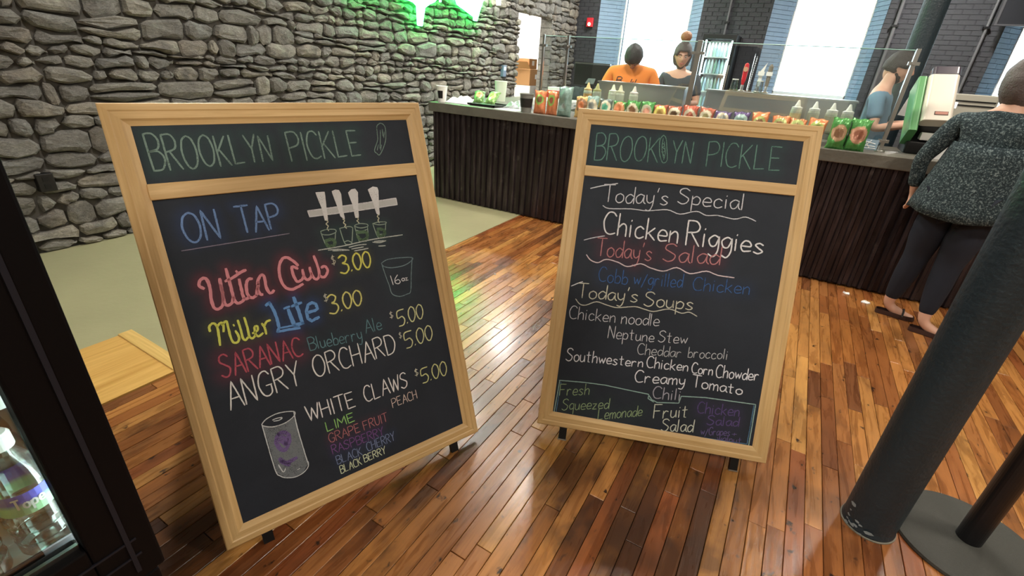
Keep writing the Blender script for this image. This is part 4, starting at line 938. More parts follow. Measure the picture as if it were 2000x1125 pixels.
def smooth_pts(P, n=5):
    if len(P) < 3: return P
    out = []
    for i in range(len(P)-1):
        p0 = P[max(i-1, 0)]; p1 = P[i]; p2 = P[i+1]; p3 = P[min(i+2, len(P)-1)]
        for k in range(n):
            t = k/n; out.append(tuple(0.5*((2*p1[a])+(-p0[a]+p2[a])*t+(2*p0[a]-5*p1[a]+4*p2[a]-p3[a])*t*t+(-p0[a]+3*p1[a]-3*p2[a]+p3[a])*t**3) for a in (0, 1)))
    out.append(P[-1]); return out
def glyph(ch):
    out = []
    for st in GL.get(ch, '').split(';'):
        if not st: continue
        sm = st[0] == '~'; pts = [tuple(float(q) for q in p.split(',')) for p in st.lstrip('~').split()]
        out.append(smooth_pts(pts) if sm else pts)
    return out
def gadv(ch): return ADV.get(ch, 6.4 if ch.isupper() else (5.2 if ch.isdigit() or ch == '$' else 4.9))

class Sign:
    def __init__(s, w, pos, h, name, label):
        s.M3 = rotv(w); s.P = CAM + (Vector(pos)-CAM)*SC; s.h = [q*SC for q in h]; s.W = SC
        s.u, s.n, s.v = s.M3.col[0], -s.M3.col[1], s.M3.col[2]
        s.rec = 0.009
        base = Vector((s.P.x, s.P.y, 0))
        s.T = thing(name, label, 'sign', base, 'chalkboard easel signs')
        s.MT = Matrix.Translation(s.P) @ s.M3.to_4x4()
        s.strokes = []      # for the chalk dust on the panel: (points, colour, sigma, amount)
    def local(s, p):
        q = on_plane(p, s.P - s.n*s.rec, s.n); q = s.M3.transposed() @ (q-s.P); return (q.x, q.z)
    def up(s, p, hpx):
        a = s.local(p); b_ = s.local((p[0]+(p[0]-VV[0])/(VV[1]-p[1])*hpx*0.0, p[1]-hpx)); return abs(b_[1]-a[1])
    def part(s, mb, name, mat, parent=None, **k):
        return mb.build(name, mat, s.T if parent is None else parent, matrix=s.MT if parent is None else None, **k)
def ribbon(mb, pts, wd, y, rr, closed=False):
    """flat chalk stroke in the board plane, with uneven edges"""
    P = []
    for i in range(len(pts)-1):
        a, b_ = pts[i], pts[i+1]; d = math.hypot(b_[0]-a[0], b_[1]-a[1]); n = max(1, int(d/0.006))
        for k in range(n): P.append((a[0]+(b_[0]-a[0])*k/n, a[1]+(b_[1]-a[1])*k/n))
    P.append(pts[-1]); vs_ = []; fs_ = []
    if len(P) < 2: P.append((P[0][0]+wd*0.3, P[0][1]+wd*0.3))
    n = len(P)
    for i, p in enumerate(P):
        a, b_ = P[max(i-1, 0)], P[min(i+1, n-1)]; dx, dz = b_[0]-a[0], b_[1]-a[1]; l = math.hypot(dx, dz) or 1e-6; nx, nz = -dz/l, dx/l
        w0 = wd*0.5*(0.85+0.3*rr.random()); w1 = wd*0.5*(0.85+0.3*rr.random()); e = wd*0.3 if i in (0, n-1) else 0
        sx = -dx/l*e if i == 0 else dx/l*e; sz = -dz/l*e if i == 0 else dz/l*e
        if e: w0 *= 0.7; w1 *= 0.7
        vs_ += [(p[0]+nx*w0+sx, y, p[1]+nz*w0+sz), (p[0]-nx*w1+sx, y, p[1]-nz*w1+sz)]
    for i in range(n-1): fs_.append((2*i+1, 2*i+3, 2*i+2, 2*i))
    mb.add(vs_, fs_)
_lay = [0]
def chalk_y(sign): _lay[0] += 1; return sign.rec - 0.0006 - 0.00004*(_lay[0] % 20)
TEXT = []
def text(sign, words, col, wd, dens=1.0, dust=None, amt=0.5, sig=0.018, slant=0.0, name='chalk_lettering', h=None):
    """words: list of (string, baseline-left pixel, baseline-right pixel, cap height in px at left, at right)"""
    y = chalk_y(sign); rr = random.Random(len(words[0][0])*7+int(wd*1e5)); allp = []
    for (st, p0, p1, h0, h1) in words:
        mb = MB()
        a, b_ = sign.local(p0), sign.local(p1)
        def hh(p, hp):
            q = sign.local((p[0]-hp*(VV[0]-p[0])/(VV[1]-p[1]), p[1]-hp)); return math.hypot(q[0]-sign.local(p)[0], q[1]-sign.local(p)[1])
        H0, H1 = hh(p0, h0), hh(p1, h1)
        tot = sum(gadv(c) for c in st)-1.3
        bx, bz = b_[0]-a[0], b_[1]-a[1]; x = 0.0
        for ch in st:
            jy = (rr.random()-0.5)*0.5
            for g in glyph(ch):
                pts = []
                for gx, gz in g:
                    f = (x+gx)/tot; Hh = (H0+(H1-H0)*f)/10
                    pts.append((a[0]+bx*f+slant*gz*Hh, a[1]+bz*f+(gz+jy)*Hh))
                ribbon(mb, pts, wd, y, rr); allp.append(pts)
            x += gadv(ch)
        TEXT.append((sign, mb, name, mat_chalk(col, dens), st))
    if dust: sign.strokes.append((allp, dust, sig, amt))
def draw(sign, polys, col, wd, dens=1.0, dust=None, amt=0.5, sig=0.018, name='chalk_drawing', sc=None, org=(0,0), fills=(), label=None, smooth=True):
    """polys: point lists in crop pixels; org + p/sc gives photograph pixels"""
    mb = MB(); y = chalk_y(sign); rr = random.Random(5+len(polys)); allp = []
    cv = (lambda p: (org[0]+p[0]/sc, org[1]+p[1]/sc)) if sc else (lambda p: p)
    for pl in polys:
        w_ = wd
        if isinstance(pl, tuple) and isinstance(pl[0], float): w_, pl = pl
        pts = [sign.local(cv(p)) for p in pl]
        if smooth and len(pts) > 2: pts = smooth_pts(pts, 4)
        ribbon(mb, pts, w_, y, rr); allp.append(pts)
    for pl in fills:
        pts = [sign.local(cv(p)) for p in pl]; mb.add([(p[0], y-0.00002, p[1]) for p in pts], [tuple(range(len(pts)))]); allp.append(pts)
    if dust: sign.strokes.append((allp, dust, sig, amt))
    TEXT.append((sign, mb, name, mat_chalk(col, dens), label))

SL = Sign((-0.30900, -0.21133, 1.17507), (-1.24432, 1.03665, -0.13102), (1.25595, 1.31117, 1.50967), 'chalkboard_sign', 'left pine framed chalkboard easel listing beers on tap with chalk drawings')
SR = Sign((-0.37350, -0.06872, 0.33758), (-0.24606, 1.98590, -0.10830), (1.24665, 1.29922, 1.50090), 'chalkboard_sign', 'right pine framed chalkboard easel listing the daily special and soups')
WHITE = srgb(214, 214, 218); DIM = srgb(150, 154, 156); GRNC = srgb(122, 144, 136); BLU = srgb(120, 150, 200); PNK = srgb(206, 112, 124); YEL = srgb(216, 214, 110)
LB, LL = SL, SR
W1 = 0.0062
dG, dR, dB_, dY, dP = (0.004, 0.045, 0.022), (0.20, 0.008, 0.018), (0.005, 0.035, 0.16), (0.06, 0.055, 0.0), (0.045, 0.02, 0.07)
# ---- left board
text(SL, [('BROOKLYN', (299, 335), (535, 314), 72, 48), ('PICKLE', (569, 314.5), (706, 304.5), 56, 48)], GRNC, 0.0052, 0.75, dG, 0.7, 0.03, name='chalk_heading')
draw(SL, [[(1270,70),(1230,110),(1235,200),(1240,290),(1200,420),(1230,460),(1265,480),(1310,400),(1345,280),(1340,140),(1310,85),(1270,70)], [(1275,160),(1275,300),(1270,400)], [(1300,150),(1310,240)], [(1250,350),(1235,420)], [(1290,350),(1280,420)], [(1325,180),(1320,260)]], GRNC, 0.003, 0.8, sc=6.617, org=(550, 230), label='chalk drawing of a pickle')
text(SL, [('ON', (364, 474), (434, 466), 58, 56), ('TAP', (470, 457), (551, 444), 52, 46)], BLU, 0.0062, 0.9, dB_, 0.45, 0.028)
draw(SL, [[(355,490),(460,473),(565,456)]], srgb(140, 132, 150), 0.003, 0.9, name='chalk_underline')
S2 = dict(sc=4.326, org=(580, 350))
draw(SL, [], srgb(196, 198, 198), 0.004, 1.2, fills=[[(90,268),(835,160),(846,215),(108,318)][::-1]], label='chalk drawing of a tap rail', **S2)
draw(SL, [[(90,268),(480,215),(835,160),(846,215),(480,270),(108,318),(90,268)]], WHITE, 0.004, 1.0, smooth=False, **S2)
hnd = [[(160,115),(230,110),(243,230),(258,345),(238,345),(215,250)], [(297,105),(325,92),(352,96),(368,125),(382,260),(402,335),(370,310),(340,220)], [(435,115),(460,90),(490,85),(510,112),(512,220),(518,322),(495,322),(475,220)], [(602,90),(640,67),(675,72),(683,95),(688,230),(695,300),(675,290),(640,180)]]
for h_ in hnd: draw(SL, [h_+[h_[0]]], srgb(224, 224, 226), 0.0042, 1.2, fills=[h_], smooth=False, label='chalk drawing of a tap handle', **S2)
draw(SL, [[(245,345),(262,360),(245,378),(264,395),(255,415),(268,435)], [(385,335),(402,350),(392,370),(412,385),(403,400),(418,415)], [(508,322),(518,340),(506,352),(522,366),(520,378)], [(688,300),(678,315),(692,330),(684,345),(694,368)]], srgb(206, 206, 180), 0.0035, 0.9, **S2)
cups_ = [[(200,440),(250,425),(320,425),(325,450),(270,470),(210,465),(200,440)], [(200,445),(245,560),(280,572),(315,560),(325,450)], [(360,415),(440,400),(470,410)], [(360,415),(400,535),(430,552),(462,540),(470,410)], [(400,530),(430,520),(462,535)], [(487,390),(530,375),(590,380),(595,400),(540,412),(490,400),(487,390)], [(487,400),(520,515),(550,527),(598,510),(595,400)], [(500,430),(540,440),(592,425)], [(638,375),(690,362),(750,362),(745,378),(690,385),(640,375)], [(640,378),(680,485),(710,495),(740,480),(750,365)], [(690,470),(720,465),(735,475)]]
for a_, b_ in ((0, 2), (2, 5), (5, 8), (8, 11)): draw(SL, cups_[a_:b_], srgb(150, 168, 156), 0.0032, 0.9, (0.01, 0.05, 0.03), 0.5, 0.02, label='chalk drawing of a small glass', **S2)
draw(SL, [[(240,520),(290,510),(318,520),(312,560),(270,566),(245,545)], [(505,450),(560,445),(590,455),(590,500),(540,515),(512,480)], [(680,420),(735,430),(735,470),(695,480),(680,440)]], srgb(96, 120, 96), 0.012, 0.5, **S2)
draw(SL, [[(180,600),(400,562),(620,512),(890,470)], [(265,600),(350,592),(440,600)], [(440,575),(520,556),(585,550)], [(462,590),(560,572)], [(485,606),(600,585)], [(640,532),(700,535),(750,520)], [(690,565),(745,562)], [(300,605),(420,600)], [(655,525),(735,520)]], srgb(190, 196, 192), 0.004, 0.8, (0.01, 0.04, 0.03), 0.4, 0.02, **S2)
S4 = dict(sc=5.627, org=(380, 480))
draw(SL, [[(100,470),(50,440),(60,380),(110,355),(150,400),(170,480),(185,600),(215,680),(260,695),(310,650),(310,540),(290,440),(275,365)], [(285,430),(310,540),(330,630),(370,655),(415,620),(425,560)], [(345,255),(385,400),(410,500),(435,590),(470,630),(520,615),(545,580)], [(340,390),(430,345),(490,300),(560,268)], [(458,280),(468,292)], [(490,370),(515,480),(535,560),(570,585),(600,560)],
          [(630,362),(590,370),(568,430),(580,530),(630,572),(680,545)], [(680,545),(690,470),(700,370),(735,320),(765,345),(785,450),(820,515),(850,515),(870,492)], [(700,400),(695,480),(720,530),(745,535)],
          [(1135,215),(1080,165),(1010,128),(955,155),(928,250),(945,370),(990,450),(1060,480),(1130,455),(1188,422)], [(1130,250),(1070,232),(1085,320),(1125,392),(1175,375),(1200,330)], [(1185,265),(1200,330),(1235,375),(1275,350),(1285,300)], [(1265,240),(1285,310),(1330,368),(1370,330),(1350,220),(1310,115)], [(1370,320),(1400,345),(1440,330),(1462,270),(1430,225),(1395,240)]],
     srgb(224, 150, 160), 0.0095, 1.3, dR, 0.7, 0.026, name='chalk_lettering', label='pink script lettering', **S4)
draw(SL, [[(168,940),(162,885),(205,852),(245,885),(265,980),(280,1092)], [(245,890),(290,845),(315,870),(318,942)], [(300,870),(345,828),(365,880),(395,1000),(425,1060),(470,1060),(490,1010),(450,935)], [(428,868),(434,878)], [(475,820),(500,900),(530,1010),(560,1035),(590,1000)], [(545,790),(580,900),(605,1000),(640,1015),(670,975)], [(640,960),(690,930),(690,885),(660,890),(665,960),(700,995),(750,960)], [(740,855),(770,900),(788,968)], [(765,880),(790,835),(830,818)]],
     srgb(218, 222, 110), 0.0072, 1.1, (0.07, 0.065, 0.0), 0.7, 0.02, name='chalk_lettering', label='yellow script lettering', **S4)
draw(SL, [(0.011, [(788,655),(825,625)]), (0.010, [(820,625),(870,710),(905,800),(930,900),(912,945)]), (0.009, [(912,945),(1040,920),(1155,905)]), (0.006, [(935,905),(1060,880),(1150,882)]), (0.013, [(1030,705),(1062,790),(1095,870)]), (0.009, [(985,690),(1040,668)]), (0.012, [(1090,570),(1130,680),(1190,855)]), (0.010, [(1070,665),(1170,625)]),
          (0.0105, [(1240,735),(1320,712),(1350,690),(1330,640),(1290,625),(1245,650),(1228,720),(1245,800),(1290,825),(1365,785)]), (0.012, [(1100,870),(1190,850)])],
     srgb(110, 156, 214), 0.012, 1.2, dB_, 0.85, 0.026, name='chalk_lettering', label='thick blue block lettering', smooth=False, **S4)
text(SL, [('$', (649, 518), (656, 516), 18, 18)], srgb(190, 186, 170), 0.003, 0.9)
text(SL, [('3.00', (667, 534), (725, 521), 34, 31)], YEL, 0.006, 1.1, (0.06, 0.055, 0), 0.6, 0.018)
text(SL, [('$', (634, 590), (641, 588), 15, 15)], srgb(190, 190, 180), 0.003, 0.9)
text(SL, [('3.00', (646, 613), (707, 594), 36, 29)], srgb(214, 210, 130), 0.0055, 1.1, (0.05, 0.045, 0), 0.5, 0.018)
draw(SL, [[(712,712),(760,680),(860,665),(970,662),(965,690),(900,730),(800,748),(735,738),(712,712)], [(715,715),(750,820),(780,900),(805,970),(870,990),(930,970),(960,945),(965,800),(972,665)]], srgb(120, 140, 146), 0.0034, 0.8, (0.01, 0.03, 0.03), 0.4, 0.03, label='chalk drawing of a pint cup', **S2)
text(SL, [('16', (766, 556), (783, 553), 18, 17), ('oz', (785, 549), (797, 547), 10, 10)], WHITE, 0.0034, 1.1)
text(SL, [('SARANAC', (435, 739), (592, 694), 44, 36)], srgb(186, 92, 108), 0.0052, 0.95, (0.10, 0.006, 0.016), 0.9, 0.032)
text(SL, [('Blueberry', (605, 685), (708, 662), 25, 25), ('Ale', (715, 651), (746, 643), 27, 25)], srgb(104, 140, 150), 0.0032, 0.85, (0.004, 0.03, 0.03), 0.4, 0.02)
text(SL, [('$', (762, 622), (768, 621), 13, 13), ('$', (780, 661), (785, 660), 12, 12)], srgb(190, 190, 180), 0.0028, 0.9)
text(SL, [('5.00', (779, 637), (827, 621), 31, 28)], srgb(206, 208, 160), 0.0046, 1.0)
text(SL, [('5.00', (793, 680), (845, 663), 32, 29)], srgb(206, 208, 160), 0.0046, 1.0)
text(SL, [('ANGRY', (451, 801), (590, 750), 52, 44), ('ORCHARD', (616, 738), (774, 688), 42, 38)], srgb(226, 226, 226), 0.0045, 1.2)
text(SL, [('$', (811, 735), (817, 733), 14, 14)], srgb(206, 206, 190), 0.003, 1.0)
text(SL, [('5.00', (825, 748), (873, 732), 29, 28)], srgb(206, 208, 150), 0.0046, 1.0)
text(SL, [('WHITE', (602, 824), (695, 793), 30, 30), ('CLAWS', (714, 786), (797, 755), 31, 30)], srgb(226, 224, 226), 0.0044, 1.15)
text(SL, [('PEACH', (767, 796), (815, 777), 17, 17)], srgb(206, 190, 184), 0.003, 1.0)
text(SL, [('LIME', (639, 843), (693, 822), 18, 17)], srgb(150, 200, 120), 0.0034, 1.1, (0.01, 0.03, 0.005), 0.4, 0.015)
text(SL, [('GRAPE', (644, 865), (704, 843), 18, 17), ('FRUIT', (711, 840), (757, 822), 17, 17)], srgb(176, 116, 122), 0.0028, 1.0, (0.06, 0.006, 0.02), 0.5, 0.018)
text(SL, [('RASPBERRY', (650, 887), (750, 849), 17, 16)], srgb(120, 84, 140), 0.003, 0.9, (0.03, 0.008, 0.06), 0.6, 0.018)
text(SL, [('BLACK', (659, 907), (708, 888), 16, 16), ('CHERRY', (718, 882), (772, 859), 17, 17)], srgb(124, 138, 176), 0.0028, 0.95, (0.008, 0.02, 0.07), 0.5, 0.018)
text(SL, [('BLACK', (666, 925), (707, 907), 15, 15), ('BERRY', (712, 903), (754, 885), 14, 14)], srgb(210, 220, 190), 0.003, 1.1)
S6 = dict(sc=4.328, org=(500, 700))
can_fill = [(60,575),(140,578),(230,555),(320,500),(345,580),(375,700),(405,800),(440,890),(400,960),(330,1000),(250,1008),(175,965),(140,840),(100,700)]
draw(SL, [], srgb(120, 126, 132), 0.004, 0.75, fills=[can_fill[::-1]], label='chalk drawing of a can', **S6)
draw(SL, [[(190,640),(170,700),(200,760),(250,770),(280,700),(270,640),(220,625),(190,640)], [(200,850),(260,880),(340,840)], [(210,870),(280,900)], [(200,690),(250,720)], [(215,660),(255,680),(250,730)]], srgb(118, 100, 150), 0.014, 0.6, label='purple chalk emblem on the can', **S6)
draw(SL, [[(50,555),(90,510),(190,462),(318,448),(318,490),(240,548),(140,578),(60,570),(50,555)], [(50,560),(90,700),(130,840),(172,965),(200,990),(250,1008),(330,1002),(400,965),(440,915),(440,870)], [(318,450),(350,590),(400,760),(440,890)], [(140,520),(180,505),(220,500),(200,520),(150,530)], [(190,900),(230,960),(250,930)], [(350,940),(370,930)]], srgb(206, 212, 216), 0.0034, 1.0, **S6)
# ---- right board
S3 = dict(sc=3.125, org=(1040, 200)); S5 = dict(sc=2.96, org=(1040, 540))
dG2 = (0.004, 0.04, 0.03)
text(SR, [('BROOK', (1159, 313), (1284, 317), 52, 47), ('YN', (1309, 318), (1350, 320), 43, 42), ('PICKLE', (1378, 324), (1523, 333), 47, 45)], srgb(104, 140, 130), 0.0046, 0.75, dG2, 0.7, 0.035, name='chalk_heading')
draw(SR, [[(800,200),(778,230),(775,300),(785,350),(800,370),(822,350),(820,280),(815,220),(800,200)], [(798,220),(790,280),(800,340)], [(805,240),(810,310),(800,350)], [(795,250),(808,262),(795,275),(810,290),(797,305)], [(788,300),(806,330)]], srgb(110, 146, 134), 0.0034, 0.85, dG2, 0.5, 0.02, label='chalk drawing of a pickle standing for a letter', **S3)
WH = srgb(208, 210, 218)
draw(SR, [[(355,525),(420,510),(520,495)]], WH, 0.0045, 1.0, **S3)
text(SR, [("Today's", (1176, 394), (1304, 401), 33, 31), ('Special', (1323, 397), (1451, 411), 30, 31)], WH, 0.0044, 1.0)
draw(SR, [[(430,630),(470,648),(600,650),(700,662),(820,655),(900,682),(1000,665),(1060,690),(1130,690),(1230,712),(1300,700),(1362,725)]], WH, 0.004, 0.9, name='chalk_underline', **S3)
text(SR, [('Chicken', (1177, 455), (1323, 476), 43, 38), ('Riggies', (1338, 478), (1490, 496), 47, 34)], srgb(226, 226, 230), 0.0062, 1.25)
draw(SR, [[(315,840),(370,826),(440,815)]], WH, 0.004, 1.0, **S3)
text(SR, [("Today's", (1163, 499), (1272, 509), 34, 32), ('Salad', (1294, 510), (1403, 518), 34, 34)], srgb(190, 130, 134), 0.0046, 0.85, (0.10, 0.008, 0.02), 0.6, 0.035)
draw(SR, [[(330,930),(355,962),(400,978),(450,958),(520,975),(580,1002),(660,985),(720,1010),(800,1030),(880,1008),(960,1045),(1060,1030),(1130,1055),(1230,1070)]], srgb(216, 200, 206), 0.0046, 1.05, name='chalk_underline', **S3)
text(SR, [('Cobb', (1168, 549), (1224, 556), 28, 27), ('w/grilled', (1237, 555), (1331, 562), 25, 26), ('Chicken', (1352, 566), (1463, 575), 25, 25)], srgb(70, 104, 160), 0.0036, 0.8, (0.004, 0.016, 0.06), 0.5, 0.035)
draw(SR, [[(225,55),(260,40),(290,30)]], WH, 0.0042, 1.0, **S5)
text(SR, [("Today's", (1126, 581), (1245, 590), 28, 26), ('Soups', (1257, 597), (1353, 605), 28, 25)], srgb(206, 206, 190), 0.0046, 0.95)
draw(SR, [[(250,130),(275,160),(310,165),(370,146),(430,165),(490,180),(590,174),(650,190),(700,202),(790,188),(860,212),(905,206),(950,230)]], srgb(206, 206, 194), 0.004, 0.95, name='chalk_underline', **S5)
text(SR, [('Chicken', (1111, 622), (1201, 630), 25, 22), ('noodle', (1213, 632), (1286, 637), 24, 23)], WH, 0.0034, 1.0)
text(SR, [('Neptune', (1187, 660), (1276, 668), 24, 20), ('Stew', (1285, 668), (1341, 671), 22, 20)], WH, 0.0034, 1.0)
text(SR, [('Cheddar', (1244, 692), (1330, 698), 21, 19), ('broccoli', (1343, 698), (1420, 702), 20, 19)], srgb(190, 194, 200), 0.0032, 0.95)
text(SR, [('Southwestern', (1105, 704), (1255, 717), 25, 17), ('Chicken', (1262, 718), (1343, 725), 22, 18), ('Corn', (1350, 728), (1391, 733), 20, 18), ('Chowder', (1397, 737), (1481, 743), 24, 20)], srgb(226, 228, 236), 0.0044, 1.2)
text(SR, [('Creamy', (1239, 746), (1337, 752), 23, 20), ('Tomato', (1350, 755), (1448, 771), 23, 18)], srgb(226, 228, 236), 0.0046, 1.2)
text(SR, [('Chili', (1274, 778), (1328, 782), 23, 21)], srgb(170, 170, 184), 0.0042, 0.9)
LTB = srgb(150, 180, 176)
draw(SR, [[(155,600),(300,612),(420,628),(560,658),(668,680),(690,712),(720,728),(845,732),(860,692),(1000,700),(1290,740)], [(1290,740),(1270,860),(1248,985)], [(158,602),(140,700),(122,800)], [(122,800),(400,850),(760,915),(1248,985)], [(672,690),(668,705),(700,725)]], LTB, 0.0042, 1.0, name='chalk_border', smooth=False, **S5)
draw(SR, [[(128,790),(400,838),(760,900),(1240,968)], [(1280,745),(1258,870),(1240,968)], [(165,612),(150,700),(136,785)]], srgb(96, 136, 170), 0.003, 0.8, name='chalk_border', smooth=False, **S5)
text(SR, [('Fresh', (1092, 772), (1150, 771), 22, 21), ('Squeezed', (1097, 801), (1188, 798), 22, 20), ('Lemonade', (1167, 820), (1253, 812), 22, 20)], srgb(150, 172, 134), 0.0034, 0.95, (0.008, 0.03, 0.008), 0.4, 0.03)
text(SR, [('Fruit', (1275, 817), (1342, 815), 26, 24), ('Salad', (1291, 841), (1352, 844), 23, 23)], srgb(206, 212, 200), 0.0042, 1.05)
text(SR, [('Chicken', (1361, 806), (1443, 813), 21, 20), ('Salad', (1380, 829), (1441, 833), 18, 17)], srgb(96, 82, 130), 0.0042, 0.8, (0.03, 0.012, 0.06), 0.6, 0.025)
text(SR, [('w/Grapes', (1368, 849), (1425, 851), 15, 14), ('+', (1429, 852), (1437, 852), 12, 12), ('walnut', (1400, 861), (1447, 867), 13, 12)], srgb(110, 98, 146), 0.003, 0.85, (0.02, 0.01, 0.04), 0.4, 0.02)

def build_sign(s, flip):
    h1, h2, h3 = s.h; wo = 0.573*SC; hw = 0.5*SC; vb, vt = -0.064*SC, 1.577*SC; dp = 0.024
    prof = [(0.0, dp), (0.0, 0.002), (0.003, -0.001), (0.020, -0.001), (0.024, 0.001), (0.044, 0.0), (0.050, 0.004), ((wo-hw), 0.008), ((wo-hw)+0.004, dp)]
    fr = prof
    def member(c0, c1, inward, name, mat):
        """c0, c1: outer corners (u, v); inward: unit (du, dv); mitred ends"""
        mb = MB(); d = ((c1[0]-c0[0]), (c1[1]-c0[1])); l = math.hypot(*d); d = (d[0]/l, d[1]/l); vs_ = []
        bot = (vb*-1)
        for end, c in ((1, c0), (-1, c1)):
            for (o_, y) in fr:
                k = o_*(1.0)
                vs_.append((c[0]+inward[0]*o_+d[0]*end*k, y, c[1]+inward[1]*o_+d[1]*end*k))
        n = len(fr); fs_ = [(i, (i+1) % n, n+(i+1) % n, n+i) for i in range(n)]+[tuple(range(n))[::-1], tuple(range(n, 2*n))]
        mb.add(vs_, fs_); o = mb.build(name, mat, s.T, matrix=s.MT); 
        bmx = bmesh.new(); bmx.from_mesh(o.data); bmesh.ops.recalc_face_normals(bmx, faces=bmx.faces); bmx.to_mesh(o.data); bmx.free(); return o
    member((-wo, vb), (-wo, vt), (1, 0), 'stile', 'pine_v'); member((wo, vb), (wo, vt), (-1, 0), 'stile', 'pine_v')
    member((-wo, vt), (wo, vt), (0, -1), 'top_rail', 'pine_h'); member((-wo, vb), (wo, vb), (0, 1), 'bottom_rail', 'pine_h')
    mb = MB(); mb.box(-hw-0.001, hw+0.001, 0.0015, dp-0.002, h1, h2); mb.build('middle_rail', 'pine_h', s.T, matrix=s.MT, bevel=0.0025)
    # slate panels with real chalk dust rubbed around the writing
    for nm, (v0, v1) in (('header_panel', (h2-0.003, h3+0.002)), ('menu_panel', (-0.002, h1+0.003))):
        nx, nz = 230, max(50, int(230*(v1-v0)/(2*hw)))
        U = np.linspace(-hw-0.002, hw+0.002, nx); V = np.linspace(v0, v1, nz); gu, gv = np.meshgrid(U, V)
        colr = np.zeros((nz, nx, 3))
        for allp, dc, sig, amt in s.strokes:
            P = []
            for pl in allp:
                for i in range(len(pl)-1):
                    a, b_ = pl[i], pl[i+1]; d = math.hypot(b_[0]-a[0], b_[1]-a[1]); k = max(1, int(d/0.008))
                    for q in range(k): P.append((a[0]+(b_[0]-a[0])*q/k, a[1]+(b_[1]-a[1])*q/k))
            P = np.array(P)
            if P[:, 1].max() < v0-0.05 or P[:, 1].min() > v1+0.05: continue
            dm = np.full((nz, nx), 9.0)
            for k in range(0, len(P), 1): 
                i0, i1 = np.searchsorted(U, [P[k, 0]-3*sig, P[k, 0]+3*sig]); j0, j1 = np.searchsorted(V, [P[k, 1]-3*sig, P[k, 1]+3*sig])
                if i1 <= i0 or j1 <= j0: continue
                dd = (gu[j0:j1, i0:i1]-P[k, 0])**2+(gv[j0:j1, i0:i1]-P[k, 1])**2
                dm[j0:j1, i0:i1] = np.minimum(dm[j0:j1, i0:i1], dd)
            f = np.exp(-dm/(2*(sig*0.62)**2))*amt*0.5
            colr += f[:, :, None]*np.array(dc)[None, None, :]
        vs_ = [(float(gu[j, i]), s.rec, float(gv[j, i])) for j in range(nz) for i in range(nx)]
        fs_ = [(j*nx+i, j*nx+i+1, (j+1)*nx+i+1, (j+1)*nx+i) for j in range(nz-1) for i in range(nx-1)]
        me = bpy.data.meshes.new(nm); me.from_pydata(vs_, [], fs_); ca = me.color_attributes.new('dust', 'FLOAT_COLOR', 'POINT')
        buf = np.ones((nz*nx, 4), dtype=np.float32); buf[:, :3] = colr.reshape(-1, 3); ca.data.foreach_set('color', buf.ravel())
        me.materials.append(M['slate']); o = bpy.data.objects.new(nm, me); C.objects.link(o); o.parent = s.T
        o.matrix_basis = Matrix.Translation(-s.T.location) @ s.MT; o['_p'] = 1
        for (sg_, mbx, tn, tm, lab) in TEXT:
            if sg_ is not s: continue
            zc = sum(v[2] for v in mbx.v)/len(mbx.v)
            if v0 <= zc < v1:
                q = mbx.build(tn, tm, o, loc=(0, 0, 0))
                if lab: q['label'] = (lab if tn != 'chalk_lettering' or ' ' in lab and lab.islower() else 'chalk writing reading '+lab) if tn in ('chalk_drawing', 'chalk_lettering', 'chalk_heading') else lab
    # feet, hinges and the rear leaf of the easel
    mb = MB(); mb.box(-hw-0.02, hw+0.02, dp-0.004, dp, vb+0.02, vt-0.02); mb.build('backing', 'black_plastic', s.T, matrix=s.MT)
    for sx in (-0.433, 0.428):
        mb = MB(); mb.box(sx*SC-0.017, sx*SC+0.017, 0.004, 0.020, vb-0.055, vb+0.03); f_ = mb.build('foot', 'black_metal', s.T, matrix=s.MT)
        mb = MB(); mb.box(sx*SC-0.019, sx*SC+0.019, 0.003, 0.021, vb-0.0605, vb-0.055); mb.build('foot_cap', 'chrome', f_, loc=(0, 0, 0))
    tilt = math.asin(max(-1, min(1, s.n.z)))
    RM = s.MT @ Matrix.Translation((0, dp+0.004, vt)) @ Matrix.Rotation(2*tilt, 4, 'X') @ Matrix.Translation((0, 0, -vt))
    for sx in (-1, 1):
        mb = MB(); mb.box(min(sx*wo, sx*(wo-0.05)), max(sx*wo, sx*(wo-0.05)), 0, 0.022, vb-0.055, vt-0.01); mb.build('rear_leg', 'pine_v', s.T, matrix=RM, bevel=0.002)
        mb = MB(); mb.box(sx*wo*0.8-0.02, sx*wo*0.8+0.02, dp, dp+0.008, vt-0.05, vt-0.01); mb.build('hinge', 'chrome', s.T, matrix=s.MT)
    for z0 in (vb+0.02, vt-0.08, h1):
        mb = MB(); mb.box(-wo+0.05, wo-0.05, 0.002, 0.02, z0, z0+0.05); mb.build('rear_rail', 'pine_h', s.T, matrix=RM, bevel=0.002)
    mb = MB(); mb.box(-wo+0.045, wo-0.045, 0.008, 0.014, vb+0.05, vt-0.05); mb.build('rear_panel', 'black_plastic', s.T, matrix=RM)
M['slate'] = mat_dust('slate_panel')
build_sign(SL, 1); build_sign(SR, 1)

